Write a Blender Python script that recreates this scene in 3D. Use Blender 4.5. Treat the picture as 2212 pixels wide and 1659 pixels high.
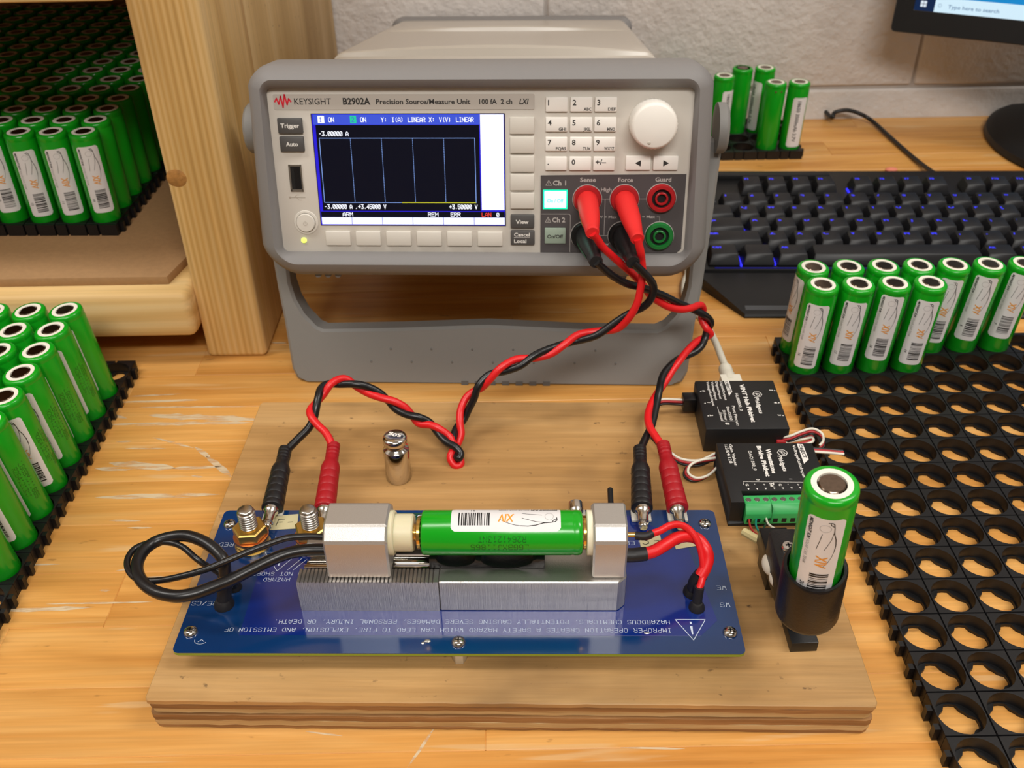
import bpy, bmesh, math, random
from mathutils import Vector, Matrix, Euler
from math import sin, cos, pi, radians, hypot, atan2, sqrt
random.seed(7)
for o in list(bpy.data.objects): bpy.data.objects.remove(o)
S = 0.001                       # all coordinates below are millimetres
scene = bpy.context.scene
COL = scene.collection

# ---------------------------------------------------------------- camera
H0, PITCH, ROLL, FPX = 335.86, 0.6171, -0.01841, 2076.4
fwd = Vector((0, cos(PITCH), -sin(PITCH))); r0 = Vector((1, 0, 0)); u0 = Vector((0, sin(PITCH), cos(PITCH)))
rt = cos(ROLL)*r0 + sin(ROLL)*u0; up = -sin(ROLL)*r0 + cos(ROLL)*u0
cam_d = bpy.data.cameras.new('camera'); cam = bpy.data.objects.new('camera', cam_d); COL.objects.link(cam)
cam.matrix_world = Matrix(((rt.x, up.x, -fwd.x, 0), (rt.y, up.y, -fwd.y, 0), (rt.z, up.z, -fwd.z, H0*S), (0, 0, 0, 1)))
cam_d.sensor_width = 36; cam_d.lens = 36*FPX/2212; cam_d.clip_start = 0.01; cam_d.clip_end = 20
cam_d.dof.use_dof = True; cam_d.dof.focus_distance = 0.40; cam_d.dof.aperture_fstop = 22
scene.camera = cam

# ---------------------------------------------------------------- light
def rgb(h):
    c = [int(h[i:i+2], 16)/255 for i in (0, 2, 4)]
    return tuple((x/12.92 if x <= .04045 else ((x+.055)/1.055)**2.4) for x in c) + (1,)
w = bpy.data.worlds.new('room'); scene.world = w; w.use_nodes = True
w.node_tree.nodes['Background'].inputs[0].default_value = (1.0, .97, .94, 1)
w.node_tree.nodes['Background'].inputs[1].default_value = 0.05
def area(name, loc, target, sx, sy, power, col=(1, .965, .91)):
    l = bpy.data.lights.new(name, 'AREA'); l.shape = 'RECTANGLE'; l.size = sx; l.size_y = sy; l.energy = power; l.color = col
    o = bpy.data.objects.new(name, l); COL.objects.link(o); o.location = loc
    o.rotation_euler = (Vector(target)-Vector(loc)).to_track_quat('-Z', 'Y').to_euler(); return o
area('ceiling_light', (0.15, -1.05, 1.62), (0, .3, 0), 1.2, 0.28, 27)
area('ceiling_light', (-1.15, 0.15, 1.8), (-.9, .15, 0), 0.28, 1.2, 18)
area('ceiling_light', (1.2, 0.25, 1.8), (.95, .25, 0), 0.28, 1.2, 18)
scene.view_settings.view_transform = 'Standard'; scene.view_settings.look = 'None'
scene.view_settings.exposure = 0.0; scene.view_settings.gamma = 1; scene.view_settings.use_curve_mapping = False

# ---------------------------------------------------------------- materials
MATS = {}
def mat(name, col, rough=.5, metal=0., spec=.5, bump=0., bscale=800, emit=None, estr=1., noise=0., nscale=60, trans=0., aniso=None, coat=0., sub=0.):
    if name in MATS: return MATS[name]
    m = bpy.data.materials.new(name); m.use_nodes = True; nt = m.node_tree; b = nt.nodes['Principled BSDF']
    c = rgb(col) if isinstance(col, str) else col
    b.inputs['Base Color'].default_value = c; b.inputs['Roughness'].default_value = rough; b.inputs['Metallic'].default_value = metal
    b.inputs['Specular IOR Level'].default_value = spec; b.inputs['Coat Weight'].default_value = coat; b.inputs['Coat Roughness'].default_value = .08
    if trans: b.inputs['Transmission Weight'].default_value = trans
    if sub: b.inputs['Subsurface Weight'].default_value = sub; b.inputs['Subsurface Scale'].default_value = .003
    if emit: b.inputs['Emission Color'].default_value = rgb(emit); b.inputs['Emission Strength'].default_value = estr
    if bump or noise or aniso:
        tc = nt.nodes.new('ShaderNodeTexCoord'); mp = nt.nodes.new('ShaderNodeMapping'); nt.links.new(tc.outputs['Object'], mp.inputs[0])
        if aniso: mp.inputs['Scale'].default_value = aniso
        n = nt.nodes.new('ShaderNodeTexNoise'); n.inputs['Scale'].default_value = bscale; n.inputs['Detail'].default_value = 3; nt.links.new(mp.outputs[0], n.inputs['Vector'])
        if bump:
            bp = nt.nodes.new('ShaderNodeBump'); bp.inputs['Strength'].default_value = min(1, bump); bp.inputs['Distance'].default_value = .0005*max(1, bump)
            nt.links.new(n.outputs['Fac'], bp.inputs['Height']); nt.links.new(bp.outputs[0], b.inputs['Normal'])
        if noise:
            n2 = nt.nodes.new('ShaderNodeTexNoise'); n2.inputs['Scale'].default_value = nscale; n2.inputs['Detail'].default_value = 4; nt.links.new(mp.outputs[0], n2.inputs['Vector'])
            r = nt.nodes.new('ShaderNodeMapRange'); r.inputs['From Min'].default_value = .3; r.inputs['From Max'].default_value = .7
            r.inputs['To Min'].default_value = 1-noise; r.inputs['To Max'].default_value = 1+noise; nt.links.new(n2.outputs['Fac'], r.inputs[0])
            mx = nt.nodes.new('ShaderNodeVectorMath'); mx.operation = 'SCALE'; mx.inputs[0].default_value = c[:3]; nt.links.new(r.outputs[0], mx.inputs['Scale']); nt.links.new(mx.outputs[0], b.inputs['Base Color'])
    MATS[name] = m; return m

def wood(name, cols, scale=(2, 40, 40), fine=(8, 500, 500), rough=.45, rnd=0., scuff=0., wave=0., wdir='X', wscale=20, bump=.15, blot=0., spec=.4):
    m = bpy.data.materials.new(name); m.use_nodes = True; nt = m.node_tree; N = nt.nodes; L = nt.links; b = N['Principled BSDF']
    b.inputs['Roughness'].default_value = rough; b.inputs['Specular IOR Level'].default_value = spec
    tc = N.new('ShaderNodeTexCoord'); oi = N.new('ShaderNodeObjectInfo')
    ad = N.new('ShaderNodeVectorMath'); ad.operation = 'MULTIPLY_ADD'; L.new(oi.outputs['Random'], ad.inputs[0]); ad.inputs[1].default_value = (3, 5, 7); L.new(tc.outputs['Object'], ad.inputs[2])
    def noise(sc, det=4, dist=0., src=None):
        mp = N.new('ShaderNodeMapping'); mp.inputs['Scale'].default_value = sc; L.new(src or ad.outputs[0], mp.inputs[0])
        n = N.new('ShaderNodeTexNoise'); n.inputs['Scale'].default_value = 1; n.inputs['Detail'].default_value = det; n.inputs['Distortion'].default_value = dist; L.new(mp.outputs[0], n.inputs['Vector']); return n
    a = noise(scale, 4, .6)
    cr = N.new('ShaderNodeValToRGB'); e = cr.color_ramp.elements
    e[0].position = .3; e[0].color = rgb(cols[0]); e[1].position = .7; e[1].color = rgb(cols[2]); k = e.new(.5); k.color = rgb(cols[1])
    fac = a.outputs['Fac']
    if wave:
        mp = N.new('ShaderNodeMapping'); mp.inputs['Scale'].default_value = tuple(x*wscale for x in wave); L.new(ad.outputs[0], mp.inputs[0])
        wv = N.new('ShaderNodeTexWave'); wv.bands_direction = wdir; wv.inputs['Scale'].default_value = 1; wv.inputs['Distortion'].default_value = 9; wv.inputs['Detail'].default_value = 2; wv.inputs['Detail Scale'].default_value = .35
        L.new(mp.outputs[0], wv.inputs['Vector'])
        mm = N.new('ShaderNodeMix'); mm.inputs[0].default_value = .22; L.new(a.outputs['Fac'], mm.inputs[2]); L.new(wv.outputs['Fac'], mm.inputs[3]); fac = mm.outputs[0]
    L.new(fac, cr.inputs[0]); colr = cr.outputs[0]
    f = noise(fine, 3)
    def mult(c, fac_out, lo, hi):
        r = N.new('ShaderNodeMapRange'); r.inputs['From Min'].default_value = .3; r.inputs['From Max'].default_value = .7; r.inputs['To Min'].default_value = lo; r.inputs['To Max'].default_value = hi; L.new(fac_out, r.inputs[0])
        v = N.new('ShaderNodeVectorMath'); v.operation = 'SCALE'; L.new(c, v.inputs[0]); L.new(r.outputs[0], v.inputs['Scale']); return v.outputs[0]
    colr = mult(colr, f.outputs['Fac'], .9, 1.07)
    if rnd: 
        r = N.new('ShaderNodeMapRange'); r.inputs['To Min'].default_value = 1-rnd; r.inputs['To Max'].default_value = 1+rnd; L.new(oi.outputs['Random'], r.inputs[0])
        v = N.new('ShaderNodeVectorMath'); v.operation = 'SCALE'; L.new(colr, v.inputs[0]); L.new(r.outputs[0], v.inputs['Scale']); colr = v.outputs[0]
    def over(c, sc, lo, hi, col, amt, dist=0., src=None):
        n = noise(sc, 3, dist, src); r = N.new('ShaderNodeMapRange'); r.inputs['From Min'].default_value = lo; r.inputs['From Max'].default_value = hi; r.inputs['To Max'].default_value = amt; L.new(n.outputs['Fac'], r.inputs[0])
        mx = N.new('ShaderNodeMix'); mx.data_type = 'RGBA'; L.new(r.outputs[0], mx.inputs[0]); L.new(c, mx.inputs[6]); mx.inputs[7].default_value = rgb(col); return mx.outputs[2]
    if blot: colr = over(colr, (12, 14, 14), .5, .75, '6d5236', blot, .5, tc.outputs['Object']); colr = over(colr, (160, 220, 200), .68, .76, '4a3626', .8, 0, tc.outputs['Object'])
    if scuff: colr = over(colr, (7, 110, 1), .63, .67, 'd8bd92', scuff, .4, tc.outputs['Object']); colr = over(colr, (60, 190, 1), .70, .76, '6f4a26', .5, 0, tc.outputs['Object'])
    L.new(colr, b.inputs['Base Color'])
    bp = N.new('ShaderNodeBump'); bp.inputs['Strength'].default_value = bump; bp.inputs['Distance'].default_value = .0006; L.new(f.outputs['Fac'], bp.inputs['Height']); L.new(bp.outputs[0], b.inputs['Normal'])
    MATS[name] = m; return m

desk_m = wood('maple_butcher_block', ('bb7c36', 'd2974e', 'dfaa64'), (5, 60, 60), (18, 700, 700), rough=.36, rnd=.055, scuff=.35, bump=.08)
ply_top = wood('plywood_face', ('9c7443', 'b58b56', 'c69e69'), (4, 50, 50), (25, 600, 600), rough=.55, blot=.55, bump=.25)
ply_a = wood('plywood_edge_dark', ('76532f', '93693e', 'a87e50'), (8, 90, 400), (30, 500, 500), rough=.7, bump=.4)
ply_b = wood('plywood_edge_light', ('a78657', 'bd9c6a', 'ccae7e'), (8, 90, 400), (30, 500, 500), rough=.7, bump=.4)
pine_v = wood('pine_vertical', ('c09455', 'd2aa69', 'deba80'), (50, 50, 2.2), (420, 420, 8), rough=.5, wave=(1, 1, .1), wscale=85, bump=.1)
pine_h = wood('pine_horizontal', ('c69c5c', 'dcb87c', 'e8cb95'), (2.5, 30, 60), (6, 420, 420), rough=.5, wave=(.12, .3, 1), wdir='Z', wscale=26, bump=.1)
mdf = mat('mdf', 'a17c54', .8, bump=.3, bscale=1500, noise=.06, nscale=300)
black_p = mat('black_printed_plastic', '0c0b0e', .36, bump=.25, bscale=900)
black_s = mat('black_plastic', '0d0d0f', .35, bump=.08, bscale=2000)
black_m = mat('black_matt_plastic', '101012', .5, bump=.15, bscale=2500)
key_m = mat('keycap_plastic', '131317', .45)
tray_m = mat('tray_black_plastic', '0c0b0d', .45, bump=.1, bscale=600)
grey_p = mat('grey_rubber_bumper', '827f7e', .55, bump=.2, bscale=3500, spec=.35)
grey_d = mat('grey_plastic_handle', '83817e', .5, bump=.25, bscale=3500, spec=.35)
beige = mat('warm_white_panel', 'cec7bd', .5, bump=.08, bscale=3000)
beige_k = mat('beige_key', 'd6d0c6', .45)
white_k = mat('white_key', 'f2ede6', .4)
lid_m = mat('light_grey_lid', 'b8b0a5', .3, spec=.6)
badge_m = mat('badge_grey', 'c0b9b1', .45)
dark_k = mat('dark_grey_key', '4e4c4b', .5)
dark_pl = mat('dark_grey_plate', '4a4546', .55)
white_t = mat('white_print', 'e4e0da', .6)
grey_t = mat('grey_print', 'b7b1ac', .6)
dark_t = mat('dark_print', '2e2c2b', .6)
black_t = mat('black_print', '161414', .6)
faint_t = mat('faint_grey_print', 'a9a6a4', .6)
orange_t = mat('orange_print', 'e79a2e', .6)
red_t = mat('red_print', 'e0243a', .5)
green_w = mat('green_wrapper', '129c1a', .22, spec=.5, bump=.05, bscale=300)
ring_m = mat('white_insulator', 'e8e2d4', .7)
cap_m = mat('nickel_cap', '857466', .22, metal=1, noise=.1, nscale=900)
well_m = mat('dark_metal_well', '3a322c', .35, metal=.8)
stick_m = mat('white_sticker', 'e2dfdf', .5)
chrome = mat('polished_steel', 'd6d2cc', .12, metal=1)
nickel = mat('nickel_plated', 'cfcac2', .18, metal=1)
zinc = mat('zinc_steel', 'c5beb4', .28, metal=1, bump=.1)
brass = mat('brass', 'dcb968', .36, metal=1)
gold = mat('gold_plated', 'e8bd6a', .2, metal=1)
copper = mat('copper', 'cf8f6a', .35, metal=1)
alu = mat('anodised_aluminium', 'c9c5c0', .42, metal=.8, bump=.12, bscale=2500)
alu_b = mat('milled_aluminium', 'b8b4b0', .3, metal=.9, bump=.25, bscale=900, aniso=(6, 1, .05))
pcb_m = mat('blue_solder_mask', '083060', .13, spec=.6, coat=.5, noise=.12, nscale=18)
pcb_c = mat('blue_copper_pour', '08256e', .12, spec=.6, coat=.5)
pcb_e = mat('fibreglass_edge', '8b9a2c', .6)
silk = mat('silkscreen', 'c3cfe0', .6)
clear_n = mat('clear_nylon', 'c9b79c', .25, spec=.5, noise=.1)
solder = mat('solder', 'c8c6c0', .3, metal=.9, bump=.5, bscale=500)
white_n = mat('milky_nylon', 'd8cfae', .4, sub=.2)
cream = mat('cream_insulator', 'e9e3c8', .5)
tape_m = mat('masking_tape', 'c0b68e', .7)
red_w = mat('red_silicone_cable', 'd9171c', .38, spec=.5)
red_pl = mat('red_rubber_plug', 'a20a18', .45, bump=.1)
red_s = mat('red_socket', 'a5161c', .35)
red_b = mat('red_bright_boot', 'dd2221', .55)
green_s = mat('green_socket', '16702f', .35)
black_w = mat('black_silicone_cable', '141315', .32, spec=.5)
black_r = mat('black_rubber_plug', '161517', .42, bump=.1)
shrink = mat('heat_shrink', '19171a', .5, bump=.3, bscale=400)
white_w = mat('white_cable', 'ddd8c8', .45)
dred_w = mat('dark_red_wire', 'a8262a', .45)
teal_w = mat('teal_wire', '0f7f70', .45)
term_m = mat('green_terminal', '35a557', .4)
fuse_m = mat('green_fuse', '0f3f2c', .2, spec=.6)
hole_m = mat('black_hole', '050505', .6)
glue_m = mat('white_epoxy', 'e6e0d0', .3)
yell_m = mat('yellowish_tape', 'cbbd8a', .55)
pink_m = mat('pink_rubber', 'e0866c', .8)
usb_g = mat('embossed_beige', 'a89d90', .6)

# ---------------------------------------------------------------- mesh helper
FLAT = ('lettering', 'legend', 'screen_graphics', 'silkscreen', 'emblem', 'underline', 'printed_code', 'sticker', 'taskbar_graphics', 'embossed_mark', 'engraved_marking', 'scrape_mark', 'printed_stripe', 'screen')
class M:
    def __init__(s): s.v = []; s.f = []; s.mi = []; s.mats = []; s.cur = 0
    def use(s, m):
        if m not in s.mats: s.mats.append(m)
        s.cur = s.mats.index(m); return s
    def add(s, V, F):
        n = len(s.v); s.v += [tuple(x) for x in V]; s.f += [tuple(i+n for i in f) for f in F]; s.mi += [s.cur]*len(F); return s
    def box(s, x0, y0, z0, x1, y1, z1):
        V = [(x, y, z) for z in (z0, z1) for x, y in ((x0, y0), (x1, y0), (x1, y1), (x0, y1))]
        return s.add(V, [(3, 2, 1, 0), (4, 5, 6, 7), (0, 1, 5, 4), (1, 2, 6, 5), (2, 3, 7, 6), (3, 0, 4, 7)])
    def prism(s, P, a0, a1, axis='z'):
        n = len(P); k = {'z': lambda p, a: (p[0], p[1], a), 'y': lambda p, a: (p[0], a, p[1]), 'x': lambda p, a: (a, p[0], p[1])}[axis]
        V = [k(p, a0) for p in P] + [k(p, a1) for p in P]
        return s.add(V, [tuple(range(n))[::-1], tuple(range(n, 2*n))] + [(i, (i+1) % n, n+(i+1) % n, n+i) for i in range(n)])
    def loft(s, loops, cap0=True, cap1=True, closed=True):
        n = len(loops[0]); V = [p for l in loops for p in l]; F = []
        for k in range(len(loops)-1):
            for i in range(n if closed else n-1):
                j = (i+1) % n; F.append((k*n+i, k*n+j, (k+1)*n+j, (k+1)*n+i))
        if cap0: F.append(tuple(range(n))[::-1])
        if cap1: F.append(tuple((len(loops)-1)*n+i for i in range(n)))
        return s.add(V, F)
    def lathe(s, prof, seg=24, o=(0, 0, 0), z=(0, 0, 1), cap0=True, cap1=True, ph=0.):
        z = Vector(z).normalized(); x = z.orthogonal().normalized(); y = z.cross(x); o = Vector(o)
        return s.loft([[o + z*h + (x*cos(2*pi*i/seg+ph)+y*sin(2*pi*i/seg+ph))*r for i in range(seg)] for r, h in prof], cap0, cap1)
    def cyl(s, p0, p1, r0, r1=None, seg=20):
        d = Vector(p1)-Vector(p0); return s.lathe([(r0, 0), (r0 if r1 is None else r1, d.length)], seg, p0, d)
    def tube(s, P, r, seg=10, sub=6, taper=None):
        P = smooth([Vector(p) for p in P], sub); n = len(P)
        t = (P[1]-P[0]).normalized(); x = t.orthogonal().normalized(); loops = []
        for i, p in enumerate(P):
            t = (P[min(i+1, n-1)]-P[max(i-1, 0)]).normalized(); x = (x-t*x.dot(t)).normalized(); y = t.cross(x)
            rr = r if taper is None else taper(i/(n-1))
            loops.append([p+(x*cos(2*pi*k/seg)+y*sin(2*pi*k/seg))*rr for k in range(seg)])
        return s.loft(loops)
    def ball(s, c, r, seg=12, sx=1, sy=1, sz=1):
        n = seg//2; c = Vector(c)
        return s.loft([[c+Vector((sx*r*sin(pi*k/n)*cos(2*pi*i/seg), sy*r*sin(pi*k/n)*sin(2*pi*i/seg), sz*r*cos(pi*k/n))) for i in range(seg)] for k in range(n, 0, -1)] + [[c+Vector((0, 0, sz*r))+Vector((1e-3*cos(2*pi*i/seg), 1e-3*sin(2*pi*i/seg), 0)) for i in range(seg)]])
    def tr(s, mtx, start=0):
        s.v[start:] = [tuple(mtx @ Vector(p)) for p in s.v[start:]]; return s
    def build(s, name, m=None, parent=None, bev=0., ang=35, seg=2, **kw):
        if m is not None: s.mats = [m] if not s.mats else s.mats
        me = bpy.data.meshes.new(name); me.from_pydata([(a*S, b*S, c*S) for a, b, c in s.v], [], s.f)
        for x in s.mats: me.materials.append(x)
        if name not in FLAT:
            bm = bmesh.new(); bm.from_mesh(me); bmesh.ops.recalc_face_normals(bm, faces=bm.faces); bm.to_mesh(me); bm.free()
        if len(s.mats) > 1: me.polygons.foreach_set('material_index', s.mi)
        if bev:
            bm = bmesh.new(); bm.from_mesh(me); bmesh.ops.remove_doubles(bm, verts=bm.verts, dist=1e-7)
            es = [e for e in bm.edges if len(e.link_faces) == 2 and e.calc_face_angle(0) > radians(28)]
            bmesh.ops.bevel(bm, geom=es, offset=bev*S, segments=seg, affect='EDGES', profile=.5, clamp_overlap=True); bm.to_mesh(me); bm.free()
        me.polygons.foreach_set('use_smooth', [True]*len(me.polygons)); me.set_sharp_from_angle(angle=radians(ang)); me.update()
        o = bpy.data.objects.new(name, me); COL.objects.link(o); o.parent = parent
        for k, v in kw.items(): o[k] = v
        return o
def smooth(P, sub):
    if len(P) < 3 or sub < 2: return P
    Q = [P[0]*2-P[1]] + P + [P[-1]*2-P[-2]]; out = []
    for i in range(1, len(Q)-2):
        a, b, c, d = Q[i-1:i+3]
        for k in range(sub):
            t = k/sub; out.append(.5*((2*b)+(c-a)*t+(2*a-5*b+4*c-d)*t*t+(3*b-a-3*c+d)*t**3))
    return out+[P[-1]]
def thing(name, label, cat, loc=(0, 0, 0), group=None, mtx=None):
    o = bpy.data.objects.new(name, None); COL.objects.link(o); o.empty_display_size = .01
    if mtx is not None: o.matrix_world = mtx
    else: o.location = [c*S for c in loc]
    o['label'] = label; o['category'] = cat
    if group: o['group'] = group
    return o
def tag(o, label, cat, group=None):
    o['label'] = label; o['category'] = cat
    if group: o['group'] = group
    return o
def dup(root, label=None, group=None, skip=()):
    r = root.copy(); COL.objects.link(r)
    if label: r['label'] = label
    if group: r['group'] = group
    for ch in root.children:
        if ch.name.split('.')[0] in skip: continue
        c = ch.copy(); COL.objects.link(c); c.parent = r
        for g in ch.children:
            d = g.copy(); COL.objects.link(d); d.parent = c
    return r
def frame_mtx(o, x, y, z):
    return Matrix(((x[0], y[0], z[0], o[0]*S), (x[1], y[1], z[1], o[1]*S), (x[2], y[2], z[2], o[2]*S), (0, 0, 0, 1)))
def rr(u0, u1, v0, v1, R, n=5, B=None):
    P = []; T_ = R; B = R if B is None else B
    for cx, cy, a, R in ((u1-T_, v1-T_, 0, T_), (u0+T_, v1-T_, 90, T_), (u0+B, v0+B, 180, B), (u1-B, v0+B, 270, B)):
        P += [(cx+R*cos(radians(a+90*k/n)), cy+R*sin(radians(a+90*k/n))) for k in range(n+1)]
    return P
def dense(P, step):
    Q = []
    for i in range(len(P)):
        a, b = P[i], P[(i+1) % len(P)]; n = max(1, int(hypot(b[0]-a[0], b[1]-a[1])/step))
        Q += [(a[0]+(b[0]-a[0])*k/n, a[1]+(b[1]-a[1])*k/n) for k in range(n)]
    return Q

# lettering: the built-in font as flat meshes, and a plotted stroke font
_tc = {}
def font_mesh(t, bold=0., shear=0.):
    k = (t, bold, shear)
    if k not in _tc:
        c = bpy.data.curves.new('t', 'FONT'); c.body = t; c.size = 1; c.offset = bold; c.shear = shear; c.resolution_u = 2
        o = bpy.data.objects.new('t', c); me = o.to_mesh()
        V = [tuple(v.co) for v in me.vertices]; F = [tuple(p.vertices) for p in me.polygons]; o.to_mesh_clear(); bpy.data.objects.remove(o); bpy.data.curves.remove(c)
        xs = [v[0] for v in V] or [0, 1]; x0 = min(xs)
        _tc[k] = ([(v[0]-x0, v[1]) for v in V], F, max(xs)-x0)
    return _tc[k]
def text(m, t, o, x, y, h, length=None, bold=0., shear=0., fn=None, align='l'):
    V, F, wd = font_mesh(t, bold+.012, shear); k = h/.69; kx = k if length is None else length/max(wd, .01)
    x = Vector(x).normalized(); y = Vector(y).normalized(); o = Vector(o); off = {'l': 0, 'c': -wd*kx/2, 'r': -wd*kx}[align]
    if fn:                                    # wrap on a curved surface: cut into narrow strips first
        bm = bmesh.new(); vs = [bm.verts.new((v[0]*kx, v[1]*k, 0)) for v in V]
        for f in F:
            try: bm.faces.new([vs[i] for i in f])
            except ValueError: pass
        c = .4
        while c < h*1.1:
            bmesh.ops.bisect_plane(bm, geom=bm.verts[:]+bm.edges[:]+bm.faces[:], plane_co=(0, c, 0), plane_no=(0, 1, 0)); c += .7
        bm.verts.index_update(); V2 = [tuple(v.co) for v in bm.verts]; F2 = [tuple(v.index for v in f.verts) for f in bm.faces]; bm.free()
        return m.add([fn(o.x+v[0]+off, o.y+v[1]) for v in V2], F2)
    if fn: return m.add([fn(o.x+v[0]*kx+off, o.y+v[1]*k) for v in V], F)
    return m.add([o+x*(v[0]*kx+off)+y*(v[1]*k) for v in V], F)
G = dict(A='00 04 26 44 40|02 42', B='00 06 36 45 44 33 03|33 42 41 30 00', C='45 36 16 05 01 10 30 41', D='00 06 26 44 42 20 00', E='46 06 00 40|03 33', F='46 06 00|03 33', G='45 36 16 05 01 10 30 41 43 23', H='00 06|40 46|03 43', I='10 30|20 26|16 36', J='01 10 20 31 36|26 46', K='00 06|46 03 40', L='06 00 40', M='00 06 23 46 40', N='00 06 40 46', O='10 01 05 16 36 45 41 30 10', P='00 06 36 45 44 33 03', Q='10 01 05 16 36 45 41 30 10|22 40', R='00 06 36 45 44 33 03|23 40', S='45 36 16 05 04 13 33 42 41 30 10 01', T='06 46|26 20', U='06 01 10 30 41 46', V='06 20 46', W='06 10 23 30 46', X='00 46|06 40', Y='06 23 46|23 20', Z='06 46 00 40')
G.update({'0': '10 01 05 16 36 45 41 30 10|11 35', '1': '15 26 20|10 30', '2': '05 16 36 45 44 00 40', '3': '06 46 23 33 42 41 30 10 01', '4': '30 36 02 42', '5': '46 06 03 33 42 41 30 10 01', '6': '45 36 16 05 01 10 30 41 42 33 03', '7': '06 46 10', '8': '13 04 05 16 36 45 44 33 13 02 01 10 30 41 42 33', '9': '43 13 04 05 16 36 45 41 30 10 01', '-': '13 33', '+': '03 43|21 25', '.': '20 21', ',': '21 10', '/': '00 46', ':': '21 22|24 25', '(': '36 25 21 30', ')': '16 25 21 10', '!': '20 21|23 26', '*': '11 35|15 31', '=': '02 42|04 44'})
def plot(m, t, fn, h, wd=None, th=.12, adv=1.5):
    """stroke text; fn maps (x, y) to a point; wd is the advance of one character"""
    wd = wd or h*.83; sx = wd/adv/4*1.0; sy = h/6; x = 0.
    for ch in t:
        for st in G.get(ch, '').split('|'):
            P = [(x+int(c[0])*sx, int(c[1])*sy) for c in st.split()]
            for a, b in zip(P, P[1:]):
                dx, dy = b[0]-a[0], b[1]-a[1]; l = hypot(dx, dy) or 1; nx, ny = -dy/l*th/2, dx/l*th/2; ex, ey = dx/l*th/2, dy/l*th/2
                m.add([fn(a[0]-ex+nx, a[1]-ey+ny), fn(a[0]-ex-nx, a[1]-ey-ny), fn(b[0]+ex-nx, b[1]+ey-ny), fn(b[0]+ex+nx, b[1]+ey+ny)], [(0, 1, 2, 3)])
        x += wd
    return m
def line(m, P, th, fn):
    for a, b in zip(P, P[1:]):
        dx, dy = b[0]-a[0], b[1]-a[1]; l = hypot(dx, dy) or 1; nx, ny = -dy/l*th/2, dx/l*th/2; ex, ey = dx/l*th*.4, dy/l*th*.4
        m.add([fn(a[0]-ex+nx, a[1]-ey+ny), fn(a[0]-ex-nx, a[1]-ey-ny), fn(b[0]+ex-nx, b[1]+ey-ny), fn(b[0]+ex+nx, b[1]+ey+ny)], [(0, 1, 2, 3)])
    return m
def pix(p):
    d = Vector(p)-Vector((0, 0, H0)); z = d.dot(fwd); return 1106+FPX*d.dot(rt)/z, 829.5-FPX*d.dot(up)/z
ORD = ['zeroth', 'first', 'second', 'third', 'fourth', 'fifth', 'sixth', 'seventh', 'eighth', 'ninth', 'tenth', 'eleventh', 'twelfth', 'thirteenth', 'fourteenth', 'fifteenth', 'sixteenth', 'seventeenth', 'eighteenth']

# ================================================================ setting: wall, bench
wall_m = mat('painted_block', 'd9d2cd', .65, bump=3., bscale=150, noise=.05, nscale=40)
wb = M().box(-2000, 913.2, -760, 2400, 960, 1900).build('wall_back', mat('painted_mortar', 'b9b1ab', .8, bump=.3, bscale=500), kind='structure')
for row, (z0, z1, xs) in enumerate([(-174, 28, [-1015, -664, -313, 213, 564, 915, 1266]), (31.5, 233, [-1190, -839, -488, -314.5, 37, 388, 739, 1090]), (236.5, 438, [-1015, -664, -139, 213, 564, 915, 1266])]):
    for a, b in zip(xs, xs[1:]):
        M().box(a+1.6, 910.6, z0, b-1.6, 925, z1).build('concrete_block', wall_m, wb, bev=2.4, seg=3)

bench = thing('workbench', 'honey coloured butcher block maple bench top with pale scrapes', 'workbench', (0, 0, -38))
rnd = random.Random(3); y = 60.
stm = M
while y < 909:
    wdt = min(33.0, 910-y); x = -760-rnd.random()*300
    while x < 960:
        ln = 260+rnd.random()*300
        M().box(max(x, -760), y, 0, min(x+ln, 960), y+wdt, 38).build('stave', desk_m, bench, bev=.35, seg=1); x += ln
    y += wdt

# worn pale scrapes in the bench varnish: flat wear marks with ragged edges
sm_ = bpy.data.materials.new('pale_scrape'); sm_.use_nodes = True; nt = sm_.node_tree; b = nt.nodes['Principled BSDF']; b.inputs['Base Color'].default_value = rgb('d9c3a0'); b.inputs['Roughness'].default_value = .6
tc = nt.nodes.new('ShaderNodeTexCoord'); mp = nt.nodes.new('ShaderNodeMapping'); mp.inputs['Scale'].default_value = (60, 420, 1); nt.links.new(tc.outputs['Object'], mp.inputs[0])
n = nt.nodes.new('ShaderNodeTexNoise'); n.inputs['Scale'].default_value = 1; n.inputs['Detail'].default_value = 5; nt.links.new(mp.outputs[0], n.inputs['Vector'])
r = nt.nodes.new('ShaderNodeMapRange'); r.inputs['From Min'].default_value = .33; r.inputs['From Max'].default_value = .55; r.inputs['To Max'].default_value = .85; nt.links.new(n.outputs['Fac'], r.inputs[0]); nt.links.new(r.outputs[0], b.inputs['Alpha'])
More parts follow.
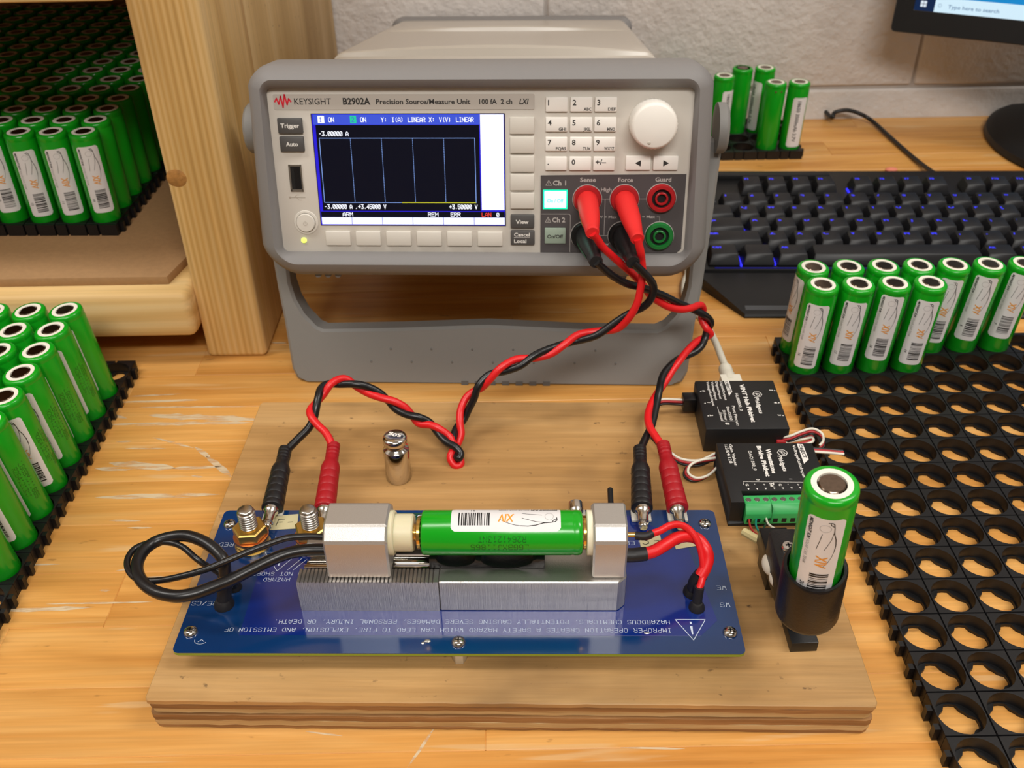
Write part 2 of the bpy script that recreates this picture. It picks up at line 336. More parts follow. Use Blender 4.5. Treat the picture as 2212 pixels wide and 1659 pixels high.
SCR = [(-230.5, 467.5, -196.4, 469.7, 1.3), (-232.9, 462.0, -186.3, 462.8, 2.1), (-220.2, 456.5, -149.0, 455.2, 1.2), (-212.4, 448.6, -146.3, 442.2, 5.2), (-232.6, 440.4, -147.1, 439.6, 2.8), (-235.0, 450.2, -223.6, 445.9, 2.0), (-223.2, 424.0, -214.3, 424.6, 1.1), (-216.2, 418.1, -192.8, 417.4, 1.1), (-227.2, 401.3, -205.5, 400.3, 3.5), (-221.1, 405.8, -182.8, 400.1, 5.3), (-185.4, 400.1, -158.0, 400.9, 2.8), (-203.5, 427.6, -177.3, 417.3, 1.5), (-177.6, 418.6, -166.0, 408.2, 2.6), (-169.1, 410.3, -151.0, 392.3, 3.6), (-219.0, 377.7, -153.9, 378.4, 3.2), (-172.9, 393.7, -165.9, 392.4, 1.4), (-205.9, 359.9, -189.3, 359.5, 1.2), (-194.8, 354.6, -181.9, 354.2, 0.9), (-236.2, 301.2, -194.3, 302.4, 2.2), (-216.5, 304.9, -167.5, 305.1, 1.0), (-180.4, 319.2, -165.4, 320.6, 1.6), (-191.0, 325.1, -182.5, 326.1, 1.1), (-194.6, 312.8, -189.2, 312.7, 1.3), (-85.5, 234.9, -70.3, 232.5, 0.8), (-43.2, 217.8, -33.5, 236.0, 1.1), (-9.3, 240.9, 0.1, 238.5, 0.8), (39.9, 225.0, 65.2, 223.9, 0.7), (-235.1, 330.1, -219.4, 330.0, 0.8), (-155.6, 524.6, -145.0, 523.7, 1.5)]
rs = random.Random(11)
for x0, y0, x1, y1, wd in SCR:
    L_ = hypot(x1-x0, y1-y0); nx, ny = -(y1-y0)/L_, (x1-x0)/L_; k_ = max(5, int(L_/4)); A = []; B = []
    for i in range(k_+1):
        t = i/k_; e = min(1, 3.5*min(t, 1-t))**.6*wd/2; a_, b_ = e*(.7+.6*rs.random())+.05, e*(.7+.6*rs.random())+.05
        cx, cy = x0+(x1-x0)*t, y0+(y1-y0)*t; A.append((cx+nx*a_, cy+ny*a_, 38.06)); B.append((cx-nx*b_, cy-ny*b_, 38.06))
    M().add(A+B, [(k_+1+i, k_+2+i, i+1, i) for i in range(k_)]).build('scrape_mark', sm_, bench)
room_m = mat('room_paint', 'c2bab2', .8)
M().box(-2000, -2600, -780, 2400, 913, -760).build('floor', mat('floor_tile', '6f6a64', .5), kind='structure')
M().box(-2020, -2600, -760, -2000, 960, 1900).build('wall_left', room_m, kind='structure')
M().box(2400, -2600, -760, 2420, 960, 1900).build('wall_right', room_m, kind='structure')
M().box(-2020, -2620, -760, 2420, -2600, 1900).build('wall_front', room_m, kind='structure')
M().box(-2020, -2620, 1900, 2420, 960, 1920).build('ceiling', mat('ceiling_tile', 'd9d5cc', .8), kind='structure')

# ================================================================ shelf rack on the left
rack = thing('shelf_rack', 'pine lumber shelf rack with thick knotty front post, at the left', 'shelf', (-173, 508, 0))
def R(m): return m.tr(Matrix.Translation((173, -508, 0)))
R(M().box(-192, 508, 0, -154.5, 597, 900)).build('post', pine_v, rack, bev=3.5, seg=3)
R(M().box(-192, 599.5, 0, -155.5, 905, 900)).build('side_plank', wood('pine_plank', ('b08d58', 'c9a671', 'd8b987'), (20, 22, 2), (300, 300, 8), rough=.6, blot=.12, bump=.1), rack, bev=2)
R(M().box(-760, 498, 21.5, -191.8, 587, 52)).build('front_rail', pine_h, rack, bev=5, seg=3)
R(M().box(-760, 498, 217.5, -191.8, 530, 250)).build('front_rail', pine_h, rack, bev=4, seg=2)
R(M().box(-760, 870, 21.5, -192.5, 905, 52)).build('rear_rail', pine_h, rack, bev=4, seg=2)
R(M().prism([(-760, 513.5), (-206, 510.5), (-201.2, 534), (-198, 556), (-193.5, 904), (-760, 904)], 52, 57.6)).build('shelf_panel', mdf, rack, bev=.5)
R(M().box(-760, 500, 250, -236, 904, 256)).build('shelf_panel', mdf, rack)  # upper shelf out of view, stopped short at the right to let light down
R(M().box(-798, 508, 0, -762, 905, 900)).build('side_plank', MATS['pine_plank'], rack)  # unseen left side, added to keep light out of the rack
R(M().box(-762, 905.2, 0, -192, 909.5, 900)).build('added_back_panel', mdf, rack)  # unseen back board, added to darken the rear of the rack
R(M().box(-760, 498, 430, -191.8, 530, 462)).build('front_rail', pine_h, rack, bev=4, seg=2)  # unseen higher tier, added to close the rack off from light
R(M().box(-760, 500, 462, -200, 904, 468)).build('shelf_panel', mdf, rack)  # unseen shelf of that added tier, blocks light from above
knot = mat('pine_knot', 'a5743a', .6, bump=.6, bscale=400, noise=.25, nscale=250)
kb = M().ball((-185.6, 508.3, 121), 5, 20, 1.2, .16, 1.15); kb.ball((-184, 508.0, 121), 2.2, 14, 1.3, .25, .9)
R(kb).build('knot', knot, rack)

# ================================================================ 18650 style cells
R1 = 9.15
def cellfn(thc, r=R1+.09): 
    return lambda p, q: (r*cos(thc+(q-6.7)/9.2), r*sin(thc+(q-6.7)/9.2), 56.6-p)
def sticker_meshes(num, kind='team'):
    TH = 0.
    m = M(); n = 14; V = []; F = []; L_, W_ = 44., 13.4; rc = 1.6; fn = lambda p, q: (9.2*cos((q-6.7)/9.2), 9.2*sin((q-6.7)/9.2), 56.6-p)
    rows = [(0, rc), (.5, .75), (1.5, .05), (4, 0), (22, 0), (40, 0), (42.5, .05), (43.5, .75), (44, rc)]
    for p, ins in rows:
        for i in range(n+1): V.append(fn(p, ins+(W_-2*ins)*i/n))
    for r in range(len(rows)-1):
        for i in range(n): a = r*(n+1)+i; F.append((a, a+n+1, a+n+2, a+1))
    F = [f[::-1] for f in F]
    m.add(V, F)
    g = lambda p, q: (9.27*cos((q-6.7)/9.2), 9.27*sin((q-6.7)/9.2), 56.6-p)
    t = M()
    if kind == 'team':
        rb = random.Random(num*7+1); q0, q1 = 4.3, 10.9; p = 28.5
        t.use(black_t)
        while p < 40.8:
            wv = rb.choice([.2, .35, .35, .55, .8]); gp = rb.choice([.25, .3, .45, .6])
            V = [g(a, q0+(q1-q0)*i/6) for a in (p, p+wv) for i in range(7)]
            t.add(V, [(i+1, i, 7+i, 8+i) for i in range(6)]); p += wv+gp
        fnp = lambda x, y: g(x, y)
        T2 = lambda s_, x, y, h, ln, bd=0., sh=0.: text(t, s_, (x, y, 0), (1, 0, 0), (0, 1, 0), h, ln, bd, sh, fn=lambda a, b: g(a, b))
        T2('MIDNIGHT SUN', 1.2, 1.0, 1.25, 10.8, .02, .2)
        t.use(faint_t); T2('SOLAR CAR TEAM', 12.5, 1.0, 1.2, 12.5, -.005, .2)
        t.use(black_t); T2(str(num), 34.5, 1.6, 1.5, None)
        t.use(orange_t); T2('XIV', 18.6, 5.4, 3.8, 6.6, .012, .15)
        gl = lambda a, b: g(a, b)
        t.use(faint_t); line(t, [(4.6+1.7*cos(a*pi/8), 6.7+1.9*sin(a*pi/8)) for a in range(17)], .16, gl)
        t.use(black_t); line(t, [(1.6, 7.4), (1.5, 8.6), (2.2, 9.3), (4, 9.6), (7, 9.9), (10, 10.8), (13, 11.2), (16, 11.1)], .34, gl)
        line(t, [(16, 11.1), (19, 10.6), (22, 9.6), (24.5, 8.2)], .18, gl); line(t, [(6.5, 9.7), (10, 9.3), (13, 8.4), (15.5, 7.6)], .2, gl)
        line(t, [(7.6, 6.0), (11, 5.6), (15.5, 4.9)], .2, gl); line(t, [(1.7, 8.1), (2.6, 8.3), (3.3, 9.2)], .3, gl)
    else:
        t.use(dark_t); text(t, '18650 3500mAh 3.7V', (3, 4.2, 0), (1, 0, 0), (0, 1, 0), 3.0, 36, .01, fn=lambda a, b: g(a, b))
    return m, t
PROTO = {}
def cell_bits():
    w = M().lathe([(7.6, 0), (8.7, .15), (9.15, .8), (9.15, 60.2), (8.98, 60.9), (8.98, 61.4), (9.15, 62), (9.15, 63.3), (8.9, 64.4), (8.2, 65), (6.5, 65.05)], 32, cap1=False).build('wrapper', green_w, None, ang=60)
    r = M().lathe([(6.95, 64.9), (6.9, 65.12), (5.0, 65.12), (4.95, 64.2)], 28, cap0=False, cap1=False).build('insulator_ring', ring_m, None, ang=50)
    c = M().use(well_m); c.lathe([(5.3, 63.9), (0.5, 63.9)], 24, cap0=False)
    c.use(cap_m); c.lathe([(4.55, 63.9), (4.45, 64.9), (4.1, 65.2), (.3, 65.25)], 28, cap0=False)
    for k in range(3):
        a = -pi/2+k*2*pi/3; c.use(chrome); c.tr(Matrix.Rotation(0, 4, 'Z')); st = len(c.v); c.box(3.9, -.9, 64.2, 4.75, .9, 65.0); c.tr(Matrix.Rotation(a, 4, 'Z'), st)
    c = c.build('terminal_cap', None, None, ang=40)
    return w, r, c
CW, CR, CC = [o.data for o in cell_bits()]
for o in [o for o in bpy.data.objects if o.name in ('wrapper', 'insulator_ring', 'terminal_cap')]: bpy.data.objects.remove(o)
STK = {}
def new(name, me, parent):
    o = bpy.data.objects.new(name, me); COL.objects.link(o); o.parent = parent; return o
def code_mesh():
    t = M().use(mat('ink_on_green', '0c4a12', .4)); g = lambda p, q: (9.2*cos((q-6.7)/9.2), 9.2*sin((q-6.7)/9.2), 56.6-p)
    plot(t, 'R2641213NT', lambda x, y: g(14+x, 18.2-2.8+y), 2.3, 1.95, .2)
    plot(t, 'LGGBMJ11865', lambda x, y: g(13+x, 18.2+.9-.2+y), 2.6, 2.15, .22)
    return t
CODE = None
def cell(label, group, mtx=None, loc=None, az=None, num=None, kind='team', lean=(0, 0), dz=0., code=False, ring=True):
    global CODE
    if mtx is None:
        l = Vector((lean[0], lean[1], 65)).normalized(); xx = Vector((1, 0, 0)); xx = (xx-l*xx.dot(l)).normalized(); yy = l.cross(xx); mtx = frame_mtx(loc, xx, yy, l)
    r = thing('battery_cell', label, 'battery', group=group, mtx=mtx)
    new('wrapper', CW, r)
    if ring: new('insulator_ring', CR, r)
    new('terminal_cap', CC, r)
    if az is not None:
        key = (num, kind)
        if key not in STK:
            a, b = sticker_meshes(num, kind); oa = a.build('sticker', stick_m, None, ang=60); ob = b.build('lettering', None, None)
            STK[key] = (oa.data, ob.data); bpy.data.objects.remove(oa); bpy.data.objects.remove(ob)
        s = new('sticker', STK[key][0], r); s.rotation_euler.z = az; s.location.z = dz*S
        new('lettering', STK[key][1], s)
    if code:
        if CODE is None: CODE = code_mesh().build('printed_code', None, None).data; bpy.data.objects.remove(bpy.data.objects['printed_code'])
        c = new('printed_code', CODE, r); c.rotation_euler.z = az; c.location.z = dz*S
    return r
P_ = 20.3
def tray_spacer_mesh(nx, ny, teeth=(1, 1, 1, 1), h=7.8):
    """interlocking cell holder block: nx by ny round holes, open squares below; origin at its left rear corner cell centre"""
    m = M().use(tray_m); hp = P_/2-.12; seg = 24; R_ = 9.45
    for i in range(nx):
        for j in range(ny):
            cx, cy = i*P_, -j*P_
            sq = []; ci = []
            for k in range(seg):
                a = 2*pi*k/seg; c, s_ = cos(a), sin(a); q = hp/max(abs(c), abs(s_)); sq.append((cx+c*q, cy+s_*q)); ci.append((cx+c*R_, cy+s_*R_))
            inn = [(cx+cos(2*pi*k/seg)*(6.9 if (k+1)//3 % 2 else 8.8), cy+sin(2*pi*k/seg)*(6.9 if (k+1)//3 % 2 else 8.8)) for k in range(seg)]
            L = lambda P, z: [(x, y, z) for x, y in P]
            m.loft([L(sq, 0), L(sq, h-.5), L([(cx+(x-cx)*.975, cy+(y-cy)*.975) for x, y in sq], h), L(ci, h), L(ci, 1.6), L(inn, 1.6), L(inn, 0), L(sq, 0)], False, False)
    for j in range(ny):                                  # pegs along the outer sides
        for s_, on in ((-1, teeth[0]), (1, teeth[1])):
            if on:
                x0 = -P_/2 if s_ < 0 else (nx-.5)*P_
                for dy in (-5.2, 3.4): m.box(min(x0, x0+s_*2.2), -j*P_+dy-1.4, .3, max(x0, x0+s_*2.2), -j*P_+dy+1.4, h-.8)
    for i in range(nx):
        for s_, on in ((1, teeth[2]), (-1, teeth[3])):
            if on:
                y0 = P_/2 if s_ > 0 else -(ny-.5)*P_
                for dx, w_ in ((-5.9, 3.3), (4.4, 5.5)): m.box(i*P_+dx-w_, min(y0, y0+s_*2.0), .2, i*P_+dx+w_, max(y0, y0+s_*2.0), h-.15)
    return m
def tray(label, loc, ang, blocks, group=None):
    t = thing('cell_holder_tray', label, 'tray', mtx=Matrix.Translation([c*S for c in loc]) @ Matrix.Rotation(ang, 4, 'Z'), group=group)
    for (i, j, nx, ny, te) in blocks:
        o = tray_spacer_mesh(nx, ny, te).build('spacer_block', None, t, ang=30); o.location = (i*P_*S, -j*P_*S, 0)
    return t
def gp(o, a, i, j):   # grid position: i to the right, j towards the camera
    return (o[0]+P_*(i*cos(a)+j*sin(a)), o[1]+P_*(i*sin(a)-j*cos(a)))

# --- tray and cells on the rack shelf
RO, RA, RZ = (-262.6, 578.7), radians(-1.909), 57.6
g0 = gp(RO, RA, -9, -15)
tray('black plastic cell tray on the brown shelf board of the pine rack', (g0[0], g0[1], RZ), RA,
     [(i, j, 5, 4, (i == 0, i == 5, j == 0, j == 12)) for i in (0, 5) for j in (0, 4, 8, 12)])
nums = [21, 22, 23, 24]
for j in range(0, -16, -1):
    for i in range(0, -10, -1):
        x, y = gp(RO, RA, i, j); p = pix((x, y, RZ+65.5))
        if p[0] < -45 or p[1] < -25: continue
        row = 'front row' if j == 0 else ORD[1-j]+' row from the front'; colm = 'at the right end' if i == 0 else ORD[1-i]+' from the right end'
        st = j == 0 or (i == 0 and j > -6)
        az = (radians(-70) if j == 0 else radians(-125+7*(j % 3))) if st else None
        cell(f'green cell on the rack shelf, {row}, {colm}', 'green cells in the rack shelf tray', loc=(x, y, RZ+.6), az=az, num=10+((-i) % 4) if st else None, dz=(1.5, 0, -1, 2)[(-i) % 4] if j == 0 else -j % 3)

# --- left pack on the bench
LO, LA = (-242.05, 462.6), .0033
g0 = gp(LO, LA, -8, -1)
tray('black plastic cell tray on the bench below the rack, full of green cells', (g0[0], g0[1], 0), LA,
     [(i, j, 4+(i == 4), 5, (i == 0, i == 4, j == 0, j == 10)) for i in (0, 4) for j in (0, 5, 10)])
for j in range(0, 12):
    for i in range(0, -8, -1):
        x, y = gp(LO, LA, i, j); p = pix((x-6, y-3, 65.5)); b = pix((x+9, y-5, 8))
        if max(p[0]+45, b[0]) < 0: continue
        row = 'rearmost row' if j == 0 else ORD[j+1]+' row from the rear'; colm = 'at the right end' if i == 0 else ORD[1-i]+' from the right end'
        cell(f'green cell in left bench tray, {row}, {colm}', 'green cells in the left bench tray', loc=(x, y, .6), az=radians([-104, -98, -108, -94, -80, -106, -92][j % 7]) if i == 0 else None,
             num=30+j % 4 if i == 0 else None, dz=(1, 0, -2)[j % 3], lean=(-4.6, -2.6), code=(i == 0 and j in (1, 2, 3, 4, 5)))

# --- right tray
TO, TA = (174.9, 455.5), -.0009
g0 = gp(TO, TA, 0, -2)
tray('black plastic cell tray on the bench at the right, mostly empty round holes', (g0[0], g0[1], 0), TA,
     [(i, j, 4 if i < 8 else 2, 5, (i == 0, i == 8, j == 0, j == 10)) for i in (0, 4, 8) for j in (0, 5, 10)])
for k in range(4):
    x, y = gp(TO, TA, k, -1)
    cell(['green cell at the left end of the front row in the right tray', 'second green cell from the left, front row of the right tray', 'third green cell from the left, front row of the right tray', 'green cell at the right end of the front row in the right tray'][k],
         'green cells in the right tray', loc=(x, y, .6), az=atan2(-y, -x)+radians([2, 8, 8, 14][k]), num=[16, 17, 18, 19][k], dz=[-.5, 1, 4.5, 1.0][k], lean=(1.6, -3))
for k in range(7):
    x, y = gp(TO, TA, k, -2)
    cell(f'green cell in the rear row of the right tray, {ORD[k+1]} from the left', 'green cells in the right tray', loc=(x, y, .6), az=atan2(-y, -x)+radians([-62, 50, 60, 70, 12, 8, 8][k]), num=[2, 3, 4, 5, 5, 6, 7][k], dz=[3, 2, 2, 2, 3, 4, 5][k], lean=(1.6+.25*k, -3))

# --- small holder at the back
BO, BA = (150, 884), 0.
tray('small black plastic cell holder on the bench against the wall', (BO[0], BO[1], 0), 0, [(0, 0, 6, 4, (1, 1, 1, 1))])
back = [(5, 3, 'green cell with long white printed sticker at the right of the small rear holder', 'volt', -82),
        (4, 3, 'green cell with two small dark marks near its top in the small rear holder', None, None),
        (2, 2, 'green cell beside the instrument with its sticker half hidden, small rear holder', 'volt', -58),
        (3, 1, 'tallest looking green cell with bare metal top, small rear holder', None, None),
        (4, 1, 'green cell behind the marked one in the small rear holder', 'volt', -150),
        (0, 0, 'green cell peeking over the top right of the instrument', None, None)]
for i, j, lab, kd, az in back:
    c = cell(lab, 'green cells in the small rear holder', loc=(BO[0]+i*P_, BO[1]-j*P_, .6), az=None if kd is None else radians(az), num=99 if kd else None, kind=kd or 'team', dz=-3, ring=(i, j) != (3, 1), lean=(1.2, 0))
    if (i, j) == (4, 3):
        d = M(); d.ball((-1.5, -9.1, 59), .9, 10, 1, .3, 1.1); d.ball((3.4, -8.5, 59), .9, 10, 1, .3, 1.1); d.build('scorch_mark', mat('rust', '5b3a22', .7), c)

# ================================================================ plywood board
BA_ = -.0311
board = thing('plywood_board', 'worn square of thick plywood lying on the bench under the blue circuit board', 'board', mtx=Matrix.Translation((-.147, .2375, 0)) @ Matrix.Rotation(BA_, 4, 'Z'))
zz = [0, 2.2, 5.4, 9.0, 12.4, 15.2, 18]
rb = random.Random(5)
for k in range(6):
    ins = [.5, .2, 0, .9, .3, 0][k]
    P = rr(ins, 286.3-ins, ins, 197.6-ins, 3.0 if k < 5 else 2.2, 4)
    Q = []
    for (x, y_) in dense(P, 6):
        if y_ < 1.5: y_ += rb.random()*(.5 if k < 5 else .35)
        Q.append((x, y_))
    M().prism(Q, zz[k]+.05, zz[k+1]-.05 if k < 5 else 18).build('veneer_layer', [ply_a, ply_b, ply_a, ply_b, ply_a, ply_top][k], board, bev=.4 if k == 5 else .15, seg=1)

# ================================================================ bench instrument (tilted back on its handle)
IO = Vector((-121.005, 466.465, 96.442)); yw, tl = -.04856, .1866
ex = Vector((cos(yw), sin(yw), 0)); dd = Vector((-sin(yw), cos(yw), 0)); ez = Vector((0, 0, 1))*cos(tl)+dd*sin(tl); bk = ez.cross(ex)
IM = frame_mtx(IO, ex, bk, ez)
inst = thing('source_measure_unit', 'grey bench instrument with lit colour screen, keypad and knob, propped on its handle', 'instrument', mtx=IM)
II = frame_mtx(IO, ex, bk, ez).inverted()
def hw(v): return 123.2-.0029*(v-40)**2
def warp(P, k=1.):  # P around centre 106.5
    return [(106.5+(u-106.5)*(hw(v)/121.6), v) for u, v in P]
def L3(P, d): return [(u, d, v) for u, v in P]
inner = rr(-.8, 213.8, -.8, 84.2, 3, 7); mid1 = rr(-2.2, 215.2, -2.6, 86.0, 5, 7)
out0 = warp(rr(-10.5, 223.5, -10, 91.5, 7, 7, 14)); out1 = warp(rr(-14, 227, -13.6, 94.6, 9, 7, 17)); out2 = warp(rr(-15.1, 228.1, -14.8, 95.4, 10, 7, 18)); out3 = warp(rr(-12, 225, -11, 92, 9, 7, 15)); body = rr(5, 208, 1, 86, 8, 7)
m = M(); m.loft([L3(inner, 1.), L3(inner, -1), L3(mid1, -5.5), L3(warp(rr(-6, 219, -6, 89, 5, 7, 10)), -7), L3(out0, -5), L3(out1, -.5), L3(out2, 6), L3(out2, 24), L3(out3, 36), L3(body, 40)], False, False)
for u in (14, 19.5, 25): m.tr(Matrix(), 0) if 0 else m.loft([L3(rr(u, u+3.4, -16.4, -8, 1.2, 3), 3), L3(rr(u, u+3.4, -16.4, -8, 1.2, 3), 28)])
for u in (181, 186.5): m.loft([L3(rr(u, u+3.4, -16.4, -8, 1.2, 3), 3), L3(rr(u, u+3.4, -16.4, -8, 1.2, 3), 28)])
m.build('front_bumper', grey_p, inst, ang=50)
m = M(); m.prism(rr(-1.2, 214.2, -1.2, 84.5, 4), 0, 6, 'y').tr(Matrix())
m.build('front_panel', beige, inst, bev=.4)
# badge strip
b = M().prism(rr(2.2, 134.4, 73.6, 81.2, .8, 3), -.35, .5, 'y').build('badge_strip', badge_m, inst)
X, Z = (1, 0, 0), (0, 0, 1)
t = M().use(dark_t)
text(t, 'KEYSIGHT', (12.9, -.42, 76.2), X, Z, 3.0, 18.8, -.005)
text(t, 'B2902A', (37.7, -.42, 76.2), X, Z, 3.1, 13.9, .02)
text(t, 'Precision Source/Measure Unit', (54.5, -.42, 76.3), X, Z, 2.45, 47.6, .01)
text(t, '100 fA  2 ch', (106.6, -.42, 76.3), X, Z, 2.4, 16.6, .01)
text(t, 'LXI', (126.6, -.42, 76.2), X, Z, 2.6, 4.9, .015, .25)
t.build('lettering', None, b)
t = M().use(red_t); fl = lambda a, c: (a, -.45, c)
line(t, [(3.0, 77.6), (4.0, 79.2), (5.0, 76.4), (6.2, 80.2), (7.0, 74.9), (8.2, 81.0), (9.2, 76.2), (10.2, 79.0), (11.2, 77.6)], .75, fl); t.build('emblem', None, b, label='red zigzag emblem')
# keys
def key(name, u0, u1, v0, v1, m_, leg=(), h=1.7, legm=dark_t, label=None):
    k = M().box(u0, -h, v0, u1, .5, v1).build(name, m_, inst, bev=.45)
    if label: k['label'] = label
    if leg:
        t = M().use(legm)
        for s_, u, v, hh, ln, al in leg:
            text(t, s_, (u, -h-.06, v), X, Z, hh, ln, .01, align=al)
        t.build('legend', None, k)
    return k
key('function_key', 3.4, 16.1, 61.9, 69.6, dark_k, [('Trigger', 5, 64.9, 2.1, 9.6, 'l')], legm=white_t, label='dark grey key')
key('function_key', 3.6, 16.0, 52.8, 60.4, dark_k, [('Auto', 6.8, 55.6, 2.1, 6.2, 'l')], legm=white_t, label='dark grey key')
key('function_key', 121.9, 134.4, 12.8, 20.0, dark_k, [('View', 124.6, 15.3, 2.0, 6.8, 'l')], legm=white_t, label='dark grey key')
kc = key('function_key', 121.9, 134.6, 3.7, 11.5, dark_k, [('Cancel', 123.7, 8.4, 1.9, 8.3, 'l'), ('Local', 123.7, 4.9, 1.9, 6.5, 'l')], legm=white_t, label='dark grey key')
t = M().use(white_t); line(t, [(123.7, 7.8), (132, 7.8)], .18, lambda a, c: (a, -1.78, c)); t.build('underline', None, kc)
for i in range(6): key('soft_key', 22.9+i*16.28, 36.2+i*16.28, 3.0, 10.6, beige_k)
for i in range(5): key('soft_key', 121.9, 134.4, 61.6-i*9.6, 70-i*9.6, beige_k)
rows = [(72.6, 79.7), (62.8, 69.9), (53.1, 60.1), (43.3, 50.2)]; cols = [(140, 151), (152.3, 163.4), (164.5, 175.5)]
KP = [[('1', ''), ('2', 'ABC'), ('3', 'DEF')], [('4', 'GHI'), ('5', 'JKL'), ('6', 'MNO')], [('7', 'PQRS'), ('8', 'TUV'), ('9', 'WXYZ')], [('.', ''), ('0', ''), ('+/–', '')]]
for r_ in range(4):
    for c_ in range(3):
        a, s_ = KP[r_][c_]; u0, u1 = cols[c_]; v0, v1 = rows[r_]
        leg = [(a, u0+1.1, v1-3.9, 2.6, None if a != '+/–' else 5.4, 'l')]
        if s_: leg.append((s_, u1-.6, v0+.6, 1.45, 1.28*len(s_), 'r'))
        key('number_key', u0, u1, v0, v1, white_k, leg)
for u0, u1, sg in ((181, 193.7, -1), (195, 207.7, 1)):
    k = M().box(u0, -1.7, 43.5, u1, .5, 50.6).build('arrow_key', white_k, inst, bev=.45); uc = (u0+u1)/2
    M().use(dark_t).add([(uc+sg*1.6, -1.78, 47), (uc-sg*1.3, -1.78, 47+1.6*sg*1), (uc-sg*1.3, -1.78, 47-1.6*sg)], [(0, 1, 2)]).build('legend', None, k)
# rotary knob
kx, kv = 193.6, 67.3
m = M(); seg = 72; lp = []
for d, r, rip in ((.5, 11.6, 0), (-1, 11.7, .3), (-11, 11.3, .3), (-12.2, 11.0, .15), (-13, 10.3, 0), (-13.2, 9.9, 0), (-13.15, .5, 0)):
    lp.append([(kx+(r+rip*(k % 2))*cos(2*pi*k/seg), d, kv+(r+rip*(k % 2))*sin(2*pi*k/seg)) for k in range(seg)])
m.loft(lp, False, True); kn = m.build('rotary_knob', mat('knob_white', 'efeae2', .5), inst, ang=30)
M().ball((kx-2.4, -13.0, kv-8), 1.0, 12, 1, .5, 1).build('finger_dimple', mat('knob_dimple', 'bdb5a8', .5), kn)
# power button, led, usb
m = M().lathe([(6.6, 0), (6.3, .35), (5.3, .4)], 32, (12.8, -.1, 15.2), (0, -1, 0), cap0=False, cap1=False); m.lathe([(4.95, 0), (4.95, 1.2), (4.6, 1.7), (.2, 1.9)], 32, (12.8, 0, 15.2), (0, -1, 0))
pb = m.build('power_button', beige_k, inst)
t = M().use(usb_g); line(t, [(12.8+1.0*cos(a), 15+1.0*sin(a)) for a in [radians(120+300*k/12) for k in range(13)]], .16, lambda a, c: (a, -2.05, c)); line(t, [(12.8, 15.1), (12.8, 16.5)], .16, lambda a, c: (a, -2.05, c)); t.build('legend', None, pb)
M().use(mat('lit_led', 'e8f27a', .4, emit='d8f05a', estr=1.0)).lathe([(1.5, 0), (1.4, .6), (.2, .9)], 18, (10.7, 0, 5.4), (0, -1, 0)).build('power_led', None, inst)
m = M().use(nickel); m.box(6.6, -.5, 31.8, 13.1, .2, 33); m.box(6.6, -.5, 45, 13.1, .2, 45.9); m.box(6.4, -.5, 31.8, 7.3, .2, 45.9); m.box(12.6, -.5, 31.8, 13.3, .2, 45.9)
m.use(hole_m); m.box(7.3, -.2, 33, 12.6, .1, 45); m.use(black_s); m.box(9.2, -.4, 33.2, 12.0, 0, 44.6); us = m.build('usb_port', None, inst)
t = M().use(usb_g); f = lambda a, c: (a, -.1, c)
line(t, [(5.6, 28.6), (13.6, 28.6)], .25, f); line(t, [(8, 28.6), (9.3, 30), (10.6, 30)], .2, f); line(t, [(9, 28.6), (10.3, 27.2), (11.6, 27.2)], .2, f); t.lathe([(.6, 0), (.55, .1)], 12, (5.6, -.05, 28.6), (0, -1, 0)); t.build('embossed_mark', None, us)
# display
def em(name, h, s_=1.): return mat(name, '000000', .3, emit=h, estr=s_, spec=.3)
ds = M().use(hole_m).box(20.6, -.2, 13.6, 119.4, .2, 71.7).build('display', None, inst, label='lit colour screen showing a graph')
t = M(); D0 = -.26
def rect(m_, u0, v0, u1, v1, lv=0): t.use(m_).add([(u0, D0-lv*.03, v0), (u1, D0-lv*.03, v0), (u1, D0-lv*.03, v1), (u0, D0-lv*.03, v1)], [(0, 1, 2, 3)])
s_blue, s_bar, s_black, s_white, s_line, s_yel, s_red, s_grn = em('screen_deep_blue', '2a1fd6'), em('screen_blue', '4258d8'), em('screen_black', '060818'), em('screen_white', 'f4f6ff', 1.15), em('screen_line', '8fb4ff'), em('screen_yellow', 'c9c832'), em('screen_red', 'ff4a3c'), em('screen_green', '25d0a0')
rect(s_blue, 21, 13.9, 119, 71.4); rect(s_bar, 21.6, 66.2, 106.6, 71.2, 1); rect(s_black, 22.6, 21.6, 106.2, 66.0, 1); rect(s_black, 21.4, 18.2, 118.8, 21.2, 1)
rect(s_white, 106.8, 22.2, 118.7, 71.2, 1)
for i in range(6): rect(s_white, 21.5+i*16.25, 14.3, 21.5+(i+1)*16.25-.25, 18.1, 1)
rect(s_line, 24.6+0, 14.9, 36, 15.0, 2)
rect(s_white, 24, 67, 27.4, 70.6, 2); rect(s_grn, 40.6, 67, 43.8, 70.6, 2)
f = lambda a, c: (a, D0-.09, c)
t.use(s_line); line(t, [(24, 59.4), (103.9, 59.4), (103.9, 26.1), (23.8, 26.1), (24, 59.4)], .3, f)
for k in range(1, 5):
    v = 26.6
    while v < 59: line(t, [(24+16*k, v), (24+16*k, v+.45)], .24, f); v += .9
t.use(s_yel); line(t, [(65, 26.1), (103.7, 26.1)], .45, lambda a, c: (a, D0-.12, c))
t.use(s_white)
def st(s_, u, v, h=2.1, wd=1.55): plot(t, s_, lambda a, c: (u+a, D0-.12, v+c), h, wd, .34, 1.35)
st('-3.00000 A', 24, 60.6); st('-3.00000 A ,+3.45000 V', 23.6, 22.8, wd=1.5); st('+3.50000 V', 89.8, 22.8, wd=1.5)
st('ON', 29.6, 67.6); st('ON', 46, 67.6); st('Y:', 56.6, 67.6); st('I(A)', 62, 67.6); st('LINEAR', 70.3, 67.6, wd=1.5); st('X:', 81, 67.6); st('V(V)', 86.2, 67.6); st('LINEAR', 94.8, 67.6, wd=1.5)
